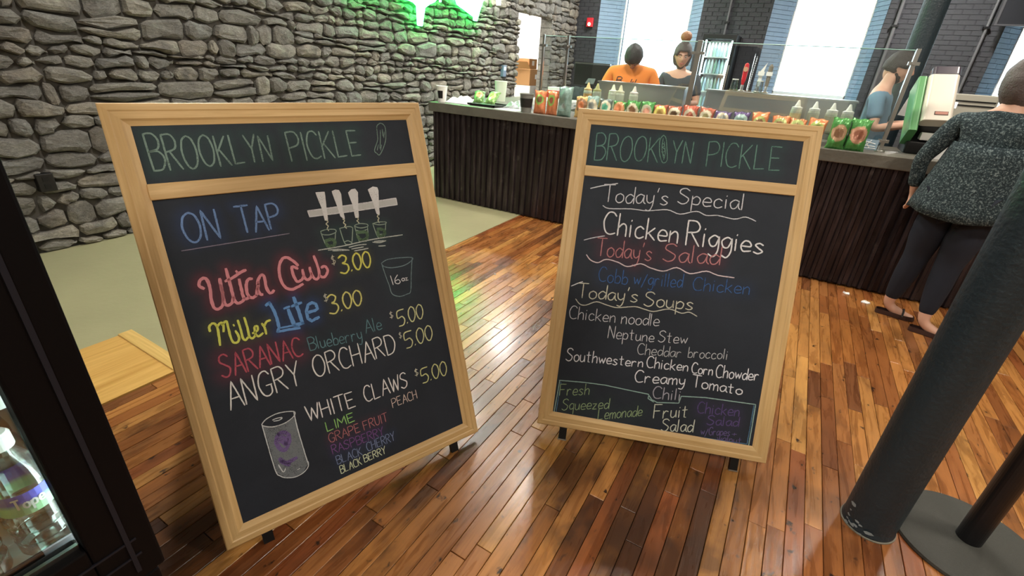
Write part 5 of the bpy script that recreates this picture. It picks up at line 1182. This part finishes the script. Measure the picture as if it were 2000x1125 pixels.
# ================================================================== COLUMN, POST STAND
t = thing('floor_column', 'thick round dark teal column with chipped paint at its foot', 'column', (0.644, 1.838, 0))
mb = MB(); prof = [(0.088, 0.0), (0.089, 0.012), (0.086, 0.03), (0.086, CEIL_Z)]; mb.lathe(prof, 48); mb.build('shaft', 'column', t, smooth=False)
mb = MB()
rc = random.Random(4)
for k in range(14):
    a = -PI/2-0.75+rc.gauss(0, 0.55); z = abs(rc.gauss(0, 0.035))+0.004; r = 0.0875 if z > 0.03 else 0.0905; s_ = 0.004+rc.random()*0.007
    n = 6; vs_ = []
    for i in range(n): b_ = 2*PI*i/n; q = s_*(0.5+rc.random()*0.8); vs_.append((r*math.cos(a+q*math.cos(b_)/r*1.6), r*math.sin(a+q*math.cos(b_)/r*1.6), z+q*math.sin(b_)))
    mb.add(vs_, [tuple(range(n))])
mb.build('chipped_paint', 'chip', t)
mb = MB(); mb.lathe([(0.0925, 0.0), (0.0925, 0.004), (0.088, 0.006)], 48, caps=False); mb.build('scuffed_ring', plain('scuffed_ring', srgb(120, 116, 104), 0.8, noise=0.6, scale=60), t)
t = thing('barrier_post', 'slim black barrier post on a round dark iron base', 'post', (0.965, 1.945, 0))
mb = MB(); mb.lathe([(0.235, 0.0), (0.238, 0.006), (0.236, 0.016), (0.20, 0.021), (0.04, 0.030)], 64); mb.build('base_disc', 'disc', t)
mb = MB(); mb.lathe([(0.0395, 0.03), (0.0395, 0.95), (0.034, 0.985), (0.018, 1.0)], 32); mb.build('pole', 'blackpole', t)
mb = MB(); mb.lathe([(0.044, 0.88), (0.044, 0.955)], 32); mb.build('belt_head', 'black_metal', t)

# ================================================================== NEAR COOLER (left edge)
FXN = -0.70
t = thing('drinks_cooler', 'black glass door drinks cooler at the left edge lit inside', 'refrigerator', (FXN-0.3, -0.2, 0), world=True)
y0, y1 = -0.72, 0.158; GYR = 0.083; GZB = 0.895
mb = MB(); mb.box(FXN-0.62, FXN-0.045, y1-0.045, y1-0.004, 0.05, 1.98); mb.box(FXN-0.62, FXN-0.045, y0, y0+0.04, 0.05, 1.98); mb.box(FXN-0.62, FXN-0.045, y0+0.04, y1-0.045, 1.90, 1.98); mb.box(FXN-0.62, FXN-0.045, y0+0.04, y1-0.045, 0.05, 0.80)
mb.build('cabinet', 'fridge_black', t, bevel=0.006)
mb = MB(); mb.box(FXN-0.60, FXN-0.59, y0+0.045, y1-0.05, 0.80, 1.90); mb.box(FXN-0.60, FXN-0.05, y1-0.05, y1-0.0455, 0.80, 1.90); mb.box(FXN-0.60, FXN-0.05, y0+0.0405, y0+0.045, 0.80, 1.90); mb.box(FXN-0.60, FXN-0.05, y0+0.045, y1-0.05, 0.80, 0.808); mb.build('liner', 'white', t)
mb = MB(); mb.box(FXN-0.04, FXN, GYR, y1, 0.78, 1.96); mb.box(FXN-0.04, FXN, y0, y0+0.07, 0.78, 1.96); mb.box(FXN-0.04, FXN, y0+0.07, GYR, 0.78, GZB); mb.box(FXN-0.04, FXN, y0+0.07, GYR, 1.88, 1.96)
dr = mb.build('door', 'fridge_black', t, bevel=0.004)
mb = MB(); mb.box(FXN-0.002, FXN+0.003, 0.121, 0.127, 0.80, 1.94); mb.build('door_groove', 'fridge_edge', dr, loc=tuple(Vector((0,0,0))))
mb = MB(); mb.box(FXN-0.028, FXN-0.022, y0+0.07, GYR, GZB, 1.88); mb.build('door_pane', 'glass', dr, loc=(0,0,0))
mb = MB(); mb.box(FXN-0.62, FXN, y0, y1-0.002, 0.0, 0.05); mb.box(FXN-0.03, FXN-0.004, y0+0.01, y1-0.01, 0.05, 0.775); mb.build('lower_panel', 'fridge_black', t, bevel=0.003)
for z in (0.83, 0.862):
    mb = MB(); mb.box(FXN-0.001, FXN+0.002, y0+0.02, 0.135, z, z+0.003); mb.build('panel_seam', 'fridge_edge', dr, loc=(0,0,0))
for z in (0.862, 1.135, 1.42):
    mb = MB()
    for k in range(9): mb.tube([(FXN-0.58, y0+0.06+k*0.095, z-0.006), (FXN-0.075, y0+0.06+k*0.095, z-0.006)], 0.003, 6)
    mb.box(FXN-0.58, FXN-0.07, y0+0.05, GYR+0.025, z-0.012, z-0.009)
    sh = mb.build('wire_shelf', 'white', t)
    mb = MB(); mb.box(FXN-0.064, FXN-0.060, y0+0.07, GYR+0.02, z-0.014, z+0.022); mb.build('price_rail', 'black_plastic' if z < 0.9 else 'white', sh, loc=tuple(-Vector(t.location)*0))
mb = MB(); mb.box(FXN-0.0615, FXN-0.058, 0.052, 0.085, 0.866, 0.886); mb.build('price_tag', plain('tag_grey', srgb(170, 168, 176), 0.6), t)
mb = MB(); mb.box(FXN-0.0615, FXN-0.060, -0.045, -0.012, 0.867, 0.883); mb.build('price_tag', plain('tag_red', srgb(150, 70, 84), 0.6), t)
mb = MB(); mb.box(FXN-0.020, FXN-0.014, y0+0.07, GYR-0.003, GZB, GZB+0.007); mb.build('steel_trim', 'chrome', t)
mb = MB(); mb.box(FXN-0.058, FXN-0.044, GYR+0.018, GYR+0.028, 0.82, 1.88); mb.build('light_strip', mat_emit('cooler_led', (0.84, 1.0, 0.95, 1), 10), t)
area('cooler_led_light', (FXN-0.05, GYR+0.016, 1.35), 0.02, 9, (0.86, 1.0, 0.96), rot=(0, -PI/2*0, 0), shape='RECTANGLE', sy=0.02)
bpy.data.objects['cooler_led_light'].rotation_euler = (PI/2, 0, 0)
bpy.data.objects['cooler_led_light'].data.size_y = 1.0
mb = MB(); mb.box(FXN-0.5, FXN-0.1, y0+0.1, GYR-0.05, 1.893, 1.899); mb.build('ceiling_light', mat_emit('cooler_led2', (0.84, 1.0, 0.95, 1), 6), t)
area('cooler_top_light', (FXN-0.3, -0.25, 1.885), 0.35, 95, (0.86, 1.0, 0.96), shape='SQUARE')
PET = mat_glass('pale_bottle_plastic', (0.80, 0.93, 0.90, 1), 0.30, 1.4, 0.08)
def mat_label(c0, c1):
    m, tt, N, L, b = nt('bottle_label')
    tc = N.new('ShaderNodeTexCoord'); sep = N.new('ShaderNodeSeparateXYZ'); L.new(tc.outputs['Object'], sep.inputs[0])
    L.new(ramp(N, L, math_(N, L, 'MULTIPLY', sep.outputs[2], 5.0), [(0.50, c1), (0.54, c0)]), b.inputs['Base Color']); b.inputs['Roughness'].default_value = 0.4; return m
LBL = mat_label(srgb(74, 84, 190), srgb(160, 214, 166)); LBL2 = mat_label(srgb(120, 220, 110), srgb(226, 200, 120))
def water(x, y, z, lbl, label, sc=1.0):
    t = thing('water_bottle', label, 'bottle', (x, y, z), 'bottles on the cooler shelves')
    mb = MB(); mb.lathe([(0.026, 0.0), (0.031, 0.008), (0.0315, 0.03), (0.030, 0.05), (0.0315, 0.062), (0.0315, 0.13), (0.027, 0.15), (0.014, 0.175), (0.0125, 0.19)], 32); mb.build('bottle_wall', PET, t, smooth=False)
    mb = MB(); mb.lathe([(0.0145, 0.184), (0.0150, 0.186), (0.0150, 0.204), (0.012, 0.208)], 24); mb.build('cap', 'white', t)
    mb = MB(); mb.lathe([(0.0318, 0.085), (0.0318, 0.122)], 32, caps=False); mb.build('label', lbl, t)
    mb = MB()
    for zz in (0.03, 0.05, 0.062): mb.tube([(0.0312*math.cos(a), 0.0312*math.sin(a), zz) for a in [2*PI*i/24 for i in range(25)]], 0.0012, 5)
    mb.build('ribs', PET, t)
    return t
b1 = water(FXN-0.098, 0.068, 0.864, LBL, 'clear water bottle with blue label nearest the cooler door corner')
# the letters printed on its blue label
mb = MB(); rr = random.Random(1); ang = -0.62
for ch in 'Tope':
    for g in glyph(ch):
        pts = [(ang+gx*0.046, 0.098+gz*0.0017) for gx, gz in g]; vs_ = []; fs_ = []; r = 0.0325
        for i, p in enumerate(pts):
            a, b_ = pts[max(i-1, 0)], pts[min(i+1, len(pts)-1)]; dx, dz = (b_[0]-a[0])*r, b_[1]-a[1]; l = math.hypot(dx, dz) or 1; nx, nz = -dz/l*0.0013, dx/l*0.0013
            for sg2 in (1, -1): aa = p[0]+sg2*nx/r; vs_.append((r*math.cos(aa), r*math.sin(aa), p[1]+sg2*nz))
        for i in range(len(pts)-1): fs_.append((2*i, 2*i+1, 2*i+3, 2*i+2))
        mb.add(vs_, fs_)
    ang += gadv(ch)*0.046+0.03
mb.build('label_lettering', 'white', b1)
water(FXN-0.098, -0.004, 0.864, LBL2, 'clear bottle with green label left of the blue labelled one')
water(FXN-0.098, -0.076, 0.864, LBL2, 'clear bottle with green label third from the cooler door corner')
water(FXN-0.168, 0.068, 0.864, LBL, 'clear water bottle in the second row by the cooler corner')
water(FXN-0.168, -0.004, 0.864, LBL2, 'clear bottle in the second row behind the green label')
water(FXN-0.238, 0.068, 0.864, LBL, 'clear water bottle in the third row of the cooler shelf')
for k in range(3):
    water(FXN-0.105, 0.068-0.072*k, 1.137, LBL, ['clear water bottle on the upper cooler shelf at the corner', 'clear water bottle on the upper cooler shelf, second from corner', 'clear water bottle on the upper cooler shelf, third from corner'][k])

# ================================================================== LITTER ON THE FLOOR
def scrap(p, s_, label, seed):
    q = on_plane(p, Vector((0, 0, 0)), Vector((0, 0, 1))); r = random.Random(seed); n = 7; mb = MB()
    pts = [(s_*(0.6+0.6*r.random())*math.cos(2*PI*i/n), s_*0.7*(0.6+0.6*r.random())*math.sin(2*PI*i/n)) for i in range(n)]
    mb.add([(x, y, 0.001) for x, y in pts]+[(x*0.9, y*0.9, 0.004+0.012*r.random()) for x, y in pts]+[(0, 0, 0.006)], [tuple(range(n))[::-1]]+[(i, (i+1) % n, n+(i+1) % n, n+i) for i in range(n)]+[(n+i, n+(i+1) % n, 2*n) for i in range(n)])
    o = mb.build('paper_scrap', 'paper', None); o.location = (q.x, q.y, 0.0015); tag(o, label, 'litter', 'paper scraps on the floor')
scrap((1653, 574), 0.03, 'crumpled white paper scrap on the floor by the counter foot', 1)
scrap((1689, 592), 0.03, 'torn white paper scrap on the floor beside the left shoe', 2)
scrap((967, 537), 0.012, 'tiny white scrap on the boards between the two signs', 3)

# ================================================================== PEOPLE
def skin_obj(name, joints, edges, mat, parent, sub=2, root=None, loc=None):
    """joints: {key: ((x,y,z), rx, ry)}"""
    keys = list(joints); idx = {k: i for i, k in enumerate(keys)}
    me = bpy.data.meshes.new(name); me.from_pydata([joints[k][0] for k in keys], [(idx[a], idx[b]) for a, b in edges], []); me.update()
    o = bpy.data.objects.new(name, me); C.objects.link(o); o.parent = parent
    md = o.modifiers.new('skin', 'SKIN'); md.use_smooth_shade = True; md.branch_smoothing = 0.6
    sv = me.skin_vertices[0].data
    for k in keys: sv[idx[k]].radius = joints[k][1:3]; sv[idx[k]].use_root = False
    sv[idx[root or keys[0]]].use_root = True
    sd = o.modifiers.new('sub', 'SUBSURF'); sd.levels = sub; sd.render_levels = sub
    me.materials.append(M[mat] if isinstance(mat, str) else mat); return o
def head_mesh(sc=1.0, hair=None):
    """an egg-shaped head with brow, eye hollows, nose, mouth, chin and ears; faces -Y, origin at its centre"""
    mb = MB(); n, m_ = 40, 30; vs_ = []
    g = lambda x, c, w_: math.exp(-((x-c)/w_)**2)
    mb.ball((0, 0, 0), 0.1, n, m_, (1, 1, 1)); out = []
    for (x, y, z) in mb.v:
        d = Vector((x, y, z)).normalized(); az = math.atan2(d.x, -d.y); el = math.asin(max(-1, min(1, d.z)))
        rx, ry, rz = 0.075, 0.095, 0.118
        p = Vector((d.x*rx, d.y*ry, d.z*rz)); f = max(0, -d.y)
        if p.z < -0.02: k = (-0.02-p.z)/0.1; p.x *= 1-0.30*k; p.y = p.y*(1-0.18*k) - 0.012*k*(1 if f > 0.2 else -2)
        nose = g(az, 0, 0.17)*g(p.z, -0.015, 0.020)*0.024+g(az, 0, 0.12)*g(p.z, 0.012, 0.022)*0.010
        eyes = (g(az, 0.42, 0.20)+g(az, -0.42, 0.20))*g(p.z, 0.014, 0.012)*-0.009
        brow = g(az, 0, 0.7)*g(p.z, 0.034, 0.012)*0.005; lips = g(az, 0, 0.28)*(g(p.z, -0.047, 0.006)+g(p.z, -0.059, 0.006))*0.006; chin = g(az, 0, 0.35)*g(p.z, -0.088, 0.016)*0.008
        ear = (g(az, 1.62, 0.10)+g(az, -1.62, 0.10))*g(p.z, 0.0, 0.026)
        p.y -= nose+eyes+brow+lips+chin; p.x += math.copysign(ear*0.018, d.x) if abs(d.x) > 0.3 else 0
        out.append(tuple(p*sc))
    mb.v = out; return mb
def hair_mesh(sc, style):
    mb = MB(); mb.ball((0, 0, 0), 0.1, 36, 26, (1, 1, 1)); out = []; keepf = []
    for (x, y, z) in mb.v:
        d = Vector((x, y, z)).normalized(); p = Vector((d.x*0.084, d.y*0.106+0.004, d.z*0.126+0.004)); n_ = mnoise.noise(p*28+Vector((style, 0, 0)))*0.006
        p += d*n_
        low = {1: -0.03, 2: -0.13, 3: -0.085}[style]
        if d.y < -0.15 and p.z < 0.055-0.05*abs(d.x)*(d.y > -0.75): p = Vector((p.x*(0.80 if style != 3 else 0.66), p.y*(0.78 if style != 3 else 0.60), p.z))
        elif p.z < low: p = Vector((p.x*0.72, p.y*(0.72 if style != 2 else 0.86), max(p.z, low-0.03)))
        out.append(tuple(p*sc))
    mb.v = out; return mb
def face_bits(T, parent, sc=1.0):
    for sx in (-1, 1):
        mb = MB(); mb.ball((sx*0.030*sc, -0.083*sc, 0.013*sc), 0.011*sc, 12, 8, (1, 0.6, 0.65)); mb.v = [tuple(T @ Vector(v)) for v in mb.v]; mb.build('eye', plain('eye_white', srgb(220, 216, 212), 0.3), parent)
        mb = MB(); mb.ball((sx*0.030*sc, -0.0885*sc, 0.013*sc), 0.0048*sc, 10, 6, (1, 0.5, 1)); mb.v = [tuple(T @ Vector(v)) for v in mb.v]; mb.build('iris', plain('dark_iris', srgb(50, 36, 30), 0.3), parent)
        mb = MB(); mb.tube([tuple(T @ Vector(q)) for q in ((sx*0.016*sc, -0.098*sc, 0.033*sc), (sx*0.032*sc, -0.094*sc, 0.038*sc), (sx*0.048*sc, -0.082*sc, 0.033*sc))], 0.0032*sc, 6); mb.build('eyebrow', 'hair', parent)
    mb = MB(); mb.tube([tuple(T @ Vector(q)) for q in ((-0.022*sc, -0.094*sc, -0.053*sc), (0, -0.102*sc, -0.052*sc), (0.022*sc, -0.094*sc, -0.053*sc))], 0.0042*sc, 8); mb.build('lips', plain('lips', srgb(176, 96, 92), 0.5), parent)
def hand_chain(J, E, tag_, wrist, d, side, thumb, L=0.175, r=0.0085):
    """palm and five fingers grown from the wrist joint; d: hand direction, side: across the palm, thumb: +-1"""
    d = Vector(d).normalized(); side = Vector(side).normalized(); nrm = d.cross(side)
    w0 = Vector(J[wrist][0]); palm = w0+d*L*0.26
    J[tag_+'palm'] = (tuple(palm), 0.026, 0.016); E.append((wrist, tag_+'palm'))
    for i, (off, ln) in enumerate(((-0.030, 0.36), (-0.010, 0.44), (0.011, 0.41), (0.030, 0.33))):
        a = palm+d*L*0.20+side*off; b_ = a+(d+nrm*0.25).normalized()*L*ln*0.52; c = b_+(d+nrm*0.75).normalized()*L*ln*0.48
        J[tag_+'f%da' % i] = (tuple(a), 0.0095, 0.0095); J[tag_+'f%db' % i] = (tuple(b_), r, r); J[tag_+'f%dc' % i] = (tuple(c), r*0.8, r*0.8)
        E += [(tag_+'palm', tag_+'f%da' % i), (tag_+'f%da' % i, tag_+'f%db' % i), (tag_+'f%db' % i, tag_+'f%dc' % i)]
    a = palm-d*L*0.05+side*thumb*0.034; b_ = a+(d*0.8+side*thumb*0.6+nrm*0.3).normalized()*0.036; c = b_+(d+nrm*0.4).normalized()*0.028
    J[tag_+'ta'] = (tuple(a), 0.011, 0.011); J[tag_+'tb'] = (tuple(b_), 0.010, 0.010); J[tag_+'tc'] = (tuple(c), 0.008, 0.008)
    E += [(tag_+'palm', tag_+'ta'), (tag_+'ta', tag_+'tb'), (tag_+'tb', tag_+'tc')]

def person(label, loc, face_dir, H_=1.66, girth=1.0, drop=(0, 0, 0), hsc=1.0, arms=None, legs=None, head_tilt=0.0, head_turn=0.0, top='grey_shirt', bottom='leggings', skin='skin', hair='hair', hair_style=1, sleeves='long', dress=None):
    """face_dir: heading angle (0 = facing -Y); joints are given in the body frame, x = the body's left, y = back"""
    t = thing('person', label, 'person', loc, rotz=face_dir)
    s = H_/1.68; g_ = girth
    J = {}; E = []
    def j(k, x, y, z, r, r2=None): J[k] = ((x*s, y*s, z*s), r*s, (r2 or r)*s)
    j('pelvis', 0, 0.0, 0.93, 0.135*g_, 0.105*g_); j('belly', 0, -0.01, 1.06, 0.130*g_, 0.10*g_); j('chest', 0, 0.0, 1.24, 0.140*g_, 0.10*g_); j('upper', 0, 0.012, 1.36, 0.125*g_, 0.078*g_)
    j('neck', 0, 0.008, 1.44, 0.055, 0.055); j('neck2', 0, -0.012, 1.50, 0.050, 0.052); j('skull', 0, -0.02, 1.56, 0.045, 0.045)
    E += [('pelvis', 'belly'), ('belly', 'chest'), ('chest', 'upper'), ('upper', 'neck'), ('neck', 'neck2'), ('neck2', 'skull')]
    A = arms or {}
    for sd, sx in (('L', 1), ('R', -1)):
        sh = (sx*0.165*(0.6+0.4*g_), 0.01, 1.365); el = A.get(sd+'e', (sx*0.24*g_, 0.03, 1.09)); wr = A.get(sd+'w', (sx*0.25*g_, -0.04, 0.86))
        j(sd+'sh', *sh, 0.056*(0.5+0.5*g_)); j(sd+'ua', *[(a+b_)/2 for a, b_ in zip(sh, el)], 0.047*(0.5+0.5*g_)); j(sd+'el', *el, 0.038); j(sd+'fa', *[(a*0.6+b_*0.4) for a, b_ in zip(el, wr)], 0.036); j(sd+'wr', *wr, 0.024)
        E += [('upper', sd+'sh'), (sd+'sh', sd+'ua'), (sd+'ua', sd+'el'), (sd+'el', sd+'fa'), (sd+'fa', sd+'wr')]
        d = Vector(wr)-Vector(el); hand_chain(J, E, sd, sd+'wr', d, A.get(sd+'s', (0, 1, 0)), A.get(sd+'t', -1))
    G = legs or {}
    for sd, sx in (('L', 1), ('R', -1)):
        hp = (sx*0.095, 0.0, 0.87); kn = G.get(sd+'k', (sx*0.10, -0.02, 0.48)); an = G.get(sd+'a', (sx*0.10, 0.02, 0.085)); fd = Vector(G.get(sd+'f', (0, -1, 0))).normalized()
        j(sd+'hp', *hp, 0.080*g_, 0.086*g_); j(sd+'th', *[(a*0.5+b_*0.5) for a, b_ in zip(hp, kn)], 0.080*g_); j(sd+'kn', *kn, 0.054*g_); j(sd+'cf', *[(a*0.65+b_*0.35) for a, b_ in zip(kn, an)], 0.054*g_); j(sd+'an', *an, 0.034)
        he = Vector(an)-fd*0.03+Vector((0, 0, -0.045)); ba = Vector(an)+fd*0.12+Vector((0, 0, -0.058)); to = Vector(an)+fd*0.175+Vector((0, 0, -0.066))
        j(sd+'ft', *(Vector(an)+fd*0.05+Vector((0, 0, -0.035))), 0.033, 0.036); j(sd+'ba', *ba, 0.030, 0.026); j(sd+'to', *to, 0.022, 0.018)
        E += [('pelvis', sd+'hp'), (sd+'hp', sd+'th'), (sd+'th', sd+'kn'), (sd+'kn', sd+'cf'), (sd+'cf', sd+'an'), (sd+'an', sd+'ft'), (sd+'ft', sd+'ba'), (sd+'ba', sd+'to')]
    body = skin_obj('body', J, E, skin, t)
    def cloth(name, keys, mat, k, ends=()):
        JJ = {q: (J[q][0], J[q][1]*k+0.006, J[q][2]*k+0.006) for q in keys}
        if name == 'leggings':
            for q in ('pelvis', 'Lhp', 'Rhp'): JJ[q] = (JJ[q][0], JJ[q][1]*0.80, JJ[q][2]*0.86)
        for q, (fr, to, f, r) in dict(ends).items():
            a, b_ = Vector(J[fr][0]), Vector(J[to][0]); JJ[q] = (tuple(a.lerp(b_, f)), r*s, r*s)
        EE = [e for e in E if e[0] in JJ and e[1] in JJ]
        for q, (fr, to, f, r) in dict(ends).items(): EE.append((fr, q))
        return skin_obj(name, JJ, EE, mat, t)
    core = ['pelvis', 'belly', 'chest', 'upper']
    ends = {'neckend': ('upper', 'neck', 0.95, 0.068)}
    if dress: ends['hem'] = None
    if sleeves == 'long': keys = core+[a+b_ for a in 'LR' for b_ in ('sh', 'ua', 'el', 'fa')]; ends.update({a+'cuff': (a+'fa', a+'wr', 0.86, 0.040) for a in 'LR'})
    else: keys = core+[a+b_ for a in 'LR' for b_ in ('sh', 'ua')]; ends.update({a+'cuff': (a+'ua', a+'el', 0.55, 0.066) for a in 'LR'})
    shirt = cloth('sweater' if sleeves == 'long' else 'shirt', keys, top, 1.10, ends)
    lk = ['pelvis']+[a+b_ for a in 'LR' for b_ in ('hp', 'th', 'kn', 'cf')]
    cloth('leggings', lk, bottom, 1.05, {a+'end': (a+'cf', a+'an', 0.88, 0.044) for a in 'LR'})
    T = Matrix.Translation((drop[0], -0.03*s+drop[1], 1.575*s+drop[2])) @ Matrix.Rotation(head_turn, 4, 'Z') @ Matrix.Rotation(head_tilt, 4, 'X')
    hm = head_mesh(s*0.98); hm.v = [tuple(T @ Vector(v)) for v in hm.v]; ho = hm.build('head', skin, t, smooth=True)
    hr = hair_mesh(s*hsc, hair_style); hr.v = [tuple(T @ Vector(v)) for v in hr.v]; hr.build('hair', hair, t, smooth=True)
    face_bits(T, ho, s*0.98)
    return t, J, s, T

# woman at the counter, seen from behind on the right
w_t, wJ, ws, wT = person('woman in dark heathered sweater and navy leggings standing at the counter', (1.03, 4.03, 0), PI-0.45, 1.71, 1.26, (0, 0, 0), 1.16,
    arms={'Le': (0.30, 0.02, 1.10), 'Lw': (0.285, -0.03, 0.96-0.06), 'Ls': (0.1, 1, 0), 'Re': (-0.26, -0.06, 1.10), 'Rw': (-0.20, -0.28, 1.12), 'Rs': (1, 0, 0), 'Rt': 1},
    legs={'Lk': (0.11, -0.02, 0.48), 'La': (0.155, -0.05, 0.085), 'Lf': (-0.95, -0.35, 0), 'Rk': (-0.07, 0.0, 0.48), 'Ra': (-0.09, 0.05, 0.085), 'Rf': (-0.95, -0.25, 0)},
    top='knit', skin='skin', hair='hair_grey', hair_style=2)
# loose sweater skirt over the hips
def skirt(t, s, z0, z1, r0, r1, mat, sy=0.75, cx=0, cy=0):
    mb = MB(); n = 36; vs_ = []; fs_ = []; rows = 7
    for j_ in range(rows+1):
        f = j_/rows; z = z0+(z1-z0)*f
        for k in range(n):
            a = 2*PI*k/n; r = (r0+(r1-r0)*f)*(1+0.03*math.sin(a*7+1)*(1-f)); vs_.append(((cx+r*math.cos(a))*s, (cy+r*sy*math.sin(a))*s, (z+0.012*math.sin(a*3)*(1-f))*s))
    for j_ in range(rows):
        for k in range(n): fs_.append((j_*n+k, j_*n+(k+1) % n, (j_+1)*n+(k+1) % n, (j_+1)*n+k))
    mb.add(vs_, fs_); o = mb.build('sweater_hem', mat, t, smooth=True); so = o.modifiers.new('thick', 'SOLIDIFY'); so.thickness = 0.006; return o
skirt(w_t, ws, 0.80, 1.24, 0.272, 0.186, 'knit')
# ballet flats with a strap
for sd, fd in (('L', Vector((-0.95, -0.35, 0)).normalized()), ('R', Vector((-0.95, -0.25, 0)).normalized())):
    an = Vector(wJ[sd+'an'][0]); side = Vector((-fd.y, fd.x, 0)); mb = MB(); rows = [(-0.052, 0.018), (-0.035, 0.029), (0.03, 0.029), (0.09, 0.037), (0.13, 0.036), (0.165, 0.026), (0.182, 0.010)]
    lo = []; up = []; c0 = Vector((an.x, an.y, 0))
    for f, w_ in rows: lo.append(c0+fd*f*ws+side*w_*ws)
    for f, w_ in rows[::-1]: lo.append(c0+fd*f*ws-side*w_*ws)
    n = len(lo); vs_ = [(p.x, p.y, 0.001) for p in lo]+[(p.x, p.y, 0.016) for p in lo]+[(c0.x+(p.x-c0.x)*0.97, c0.y+(p.y-c0.y)*0.97, 0.036) for p in lo]
    fs_ = [tuple(range(n))[::-1]]+[(i+o_, (i+1) % n+o_, n+(i+1) % n+o_, n+i+o_) for o_ in (0, n) for i in range(n)]+[tuple(range(n, 2*n))]
    mb.add(vs_, fs_); sh = mb.build('shoe', plain('dark_leather', srgb(58, 36, 32), 0.45), w_t, bevel=0.003)
    mb = MB(); q = c0+fd*0.105*ws; mb.tube([tuple(q+side*0.046*ws+Vector((0,0,0.028))), tuple(q+side*0.028*ws+Vector((0,0,0.062))), tuple(q+Vector((0,0,0.072))), tuple(q-side*0.028*ws+Vector((0,0,0.062))), tuple(q-side*0.046*ws+Vector((0,0,0.028)))], 0.006, 8); mb.build('shoe_strap', 'hair', sh, loc=(0,0,0))
# worker in the orange shirt, head bent
o_t, oJ, os_, oT = person('worker in an orange shirt with head bent down behind the steel prep unit', (-1.90, 6.0, 0), 0.25, 1.86, 1.62, (0, -0.09, -0.075), 1.12, head_tilt=1.25, top='orange_shirt', bottom='leggings', skin='skin2', hair='hair', hair_style=1, sleeves='short',
    arms={'Le': (0.30, -0.02, 1.10), 'Lw': (0.22, -0.20, 1.08), 'Re': (-0.30, -0.02, 1.10), 'Rw': (-0.22, -0.20, 1.08)})
bpy.context.view_layer.update()
dg = bpy.context.evaluated_depsgraph_get()
sh_ = [c for c in o_t.children if c.name.startswith('shirt')][0].evaluated_get(dg)
for ch, x0, k_ in (('B', -0.17, 1.0), ('k', 0.0, 0.8), ('l', 0.05, 0.8)):        # script letters printed on the chest
    mb = MB()
    for g in glyph(ch):
        pp = []
        for gx, gz in g:
            x_, z_ = x0+gx*0.012*k_+gz*0.002, 1.375+gz*0.0075*k_
            ok, hit, nn, _i = sh_.ray_cast(Vector((x_, -1.0, z_)), Vector((0, 1, 0)))
            pp.append((x_, (hit.y if ok else -0.17)-0.002, z_))
        mb.tube(pp, 0.005, 5)
    mb.build('shirt_print', plain('print_ink', srgb(40, 38, 50), 0.7), o_t)
# second worker with a top knot
k_t, kJ, ks, kT = person('worker with copper top knot and charcoal shirt beside the middle glass post', (-1.45, 6.50, 0), -0.05, 1.84, 1.10, (0, -0.02, -0.01), 1.16, head_tilt=0.25, head_turn=0.35, top='grey_shirt', bottom='leggings', skin='skin', hair='hair_grey', hair_style=3, sleeves='short',
    arms={'Le': (0.24, -0.02, 1.10), 'Lw': (0.16, -0.22, 1.10), 'Re': (-0.24, -0.02, 1.10), 'Rw': (-0.16, -0.22, 1.10)})
mb = MB(); c_ = kT @ Vector((0, 0.04, 0.205)); mb.ball(tuple(c_), 0.062, 20, 14, (1.05, 1.0, 0.95)); mb.build('top_knot', 'bun', k_t, smooth=True)
mb = MB(); c_ = kT @ Vector((0, 0.03, 0.150)); mb.tube([tuple(c_+Vector((0.035*math.cos(a), 0.035*math.sin(a), 0))) for a in [2*PI*i/20 for i in range(21)]], 0.006, 6); mb.build('hair_tie', 'white', k_t)
# person in blue seen through the right end of the glass
b_t, bJ, bs, bT = person('person in a blue shirt seen through the right end of the glass', (0.55, 5.60, 0), 1.35, 1.80, 1.0, (0.03, -0.01, 0), 1.05, head_tilt=0.25, top='blue_shirt', bottom='leggings', skin='skin', hair='hair', hair_style=1, sleeves='short',
    arms={'Le': (0.24, -0.05, 1.12), 'Lw': (0.14, -0.30, 1.18), 'Re': (-0.24, -0.05, 1.12), 'Rw': (-0.14, -0.30, 1.18)})
for (nm, lab, tt, JJ) in (('held_paper', 'white sheet of paper held by the person in blue', b_t, bJ),):
    q = tt.matrix_basis @ Vector(JJ['Lwr'][0]); mb = MB(); mb.box(-0.10, 0.10, -0.002, 0.002, -0.08, 0.08); o = mb.build(nm, 'paper', None); o.location = (q.x-0.08, q.y-0.12, q.z+0.12); o.rotation_euler = (0.3, 0.1, 0.2); tag(o, lab, 'paper')
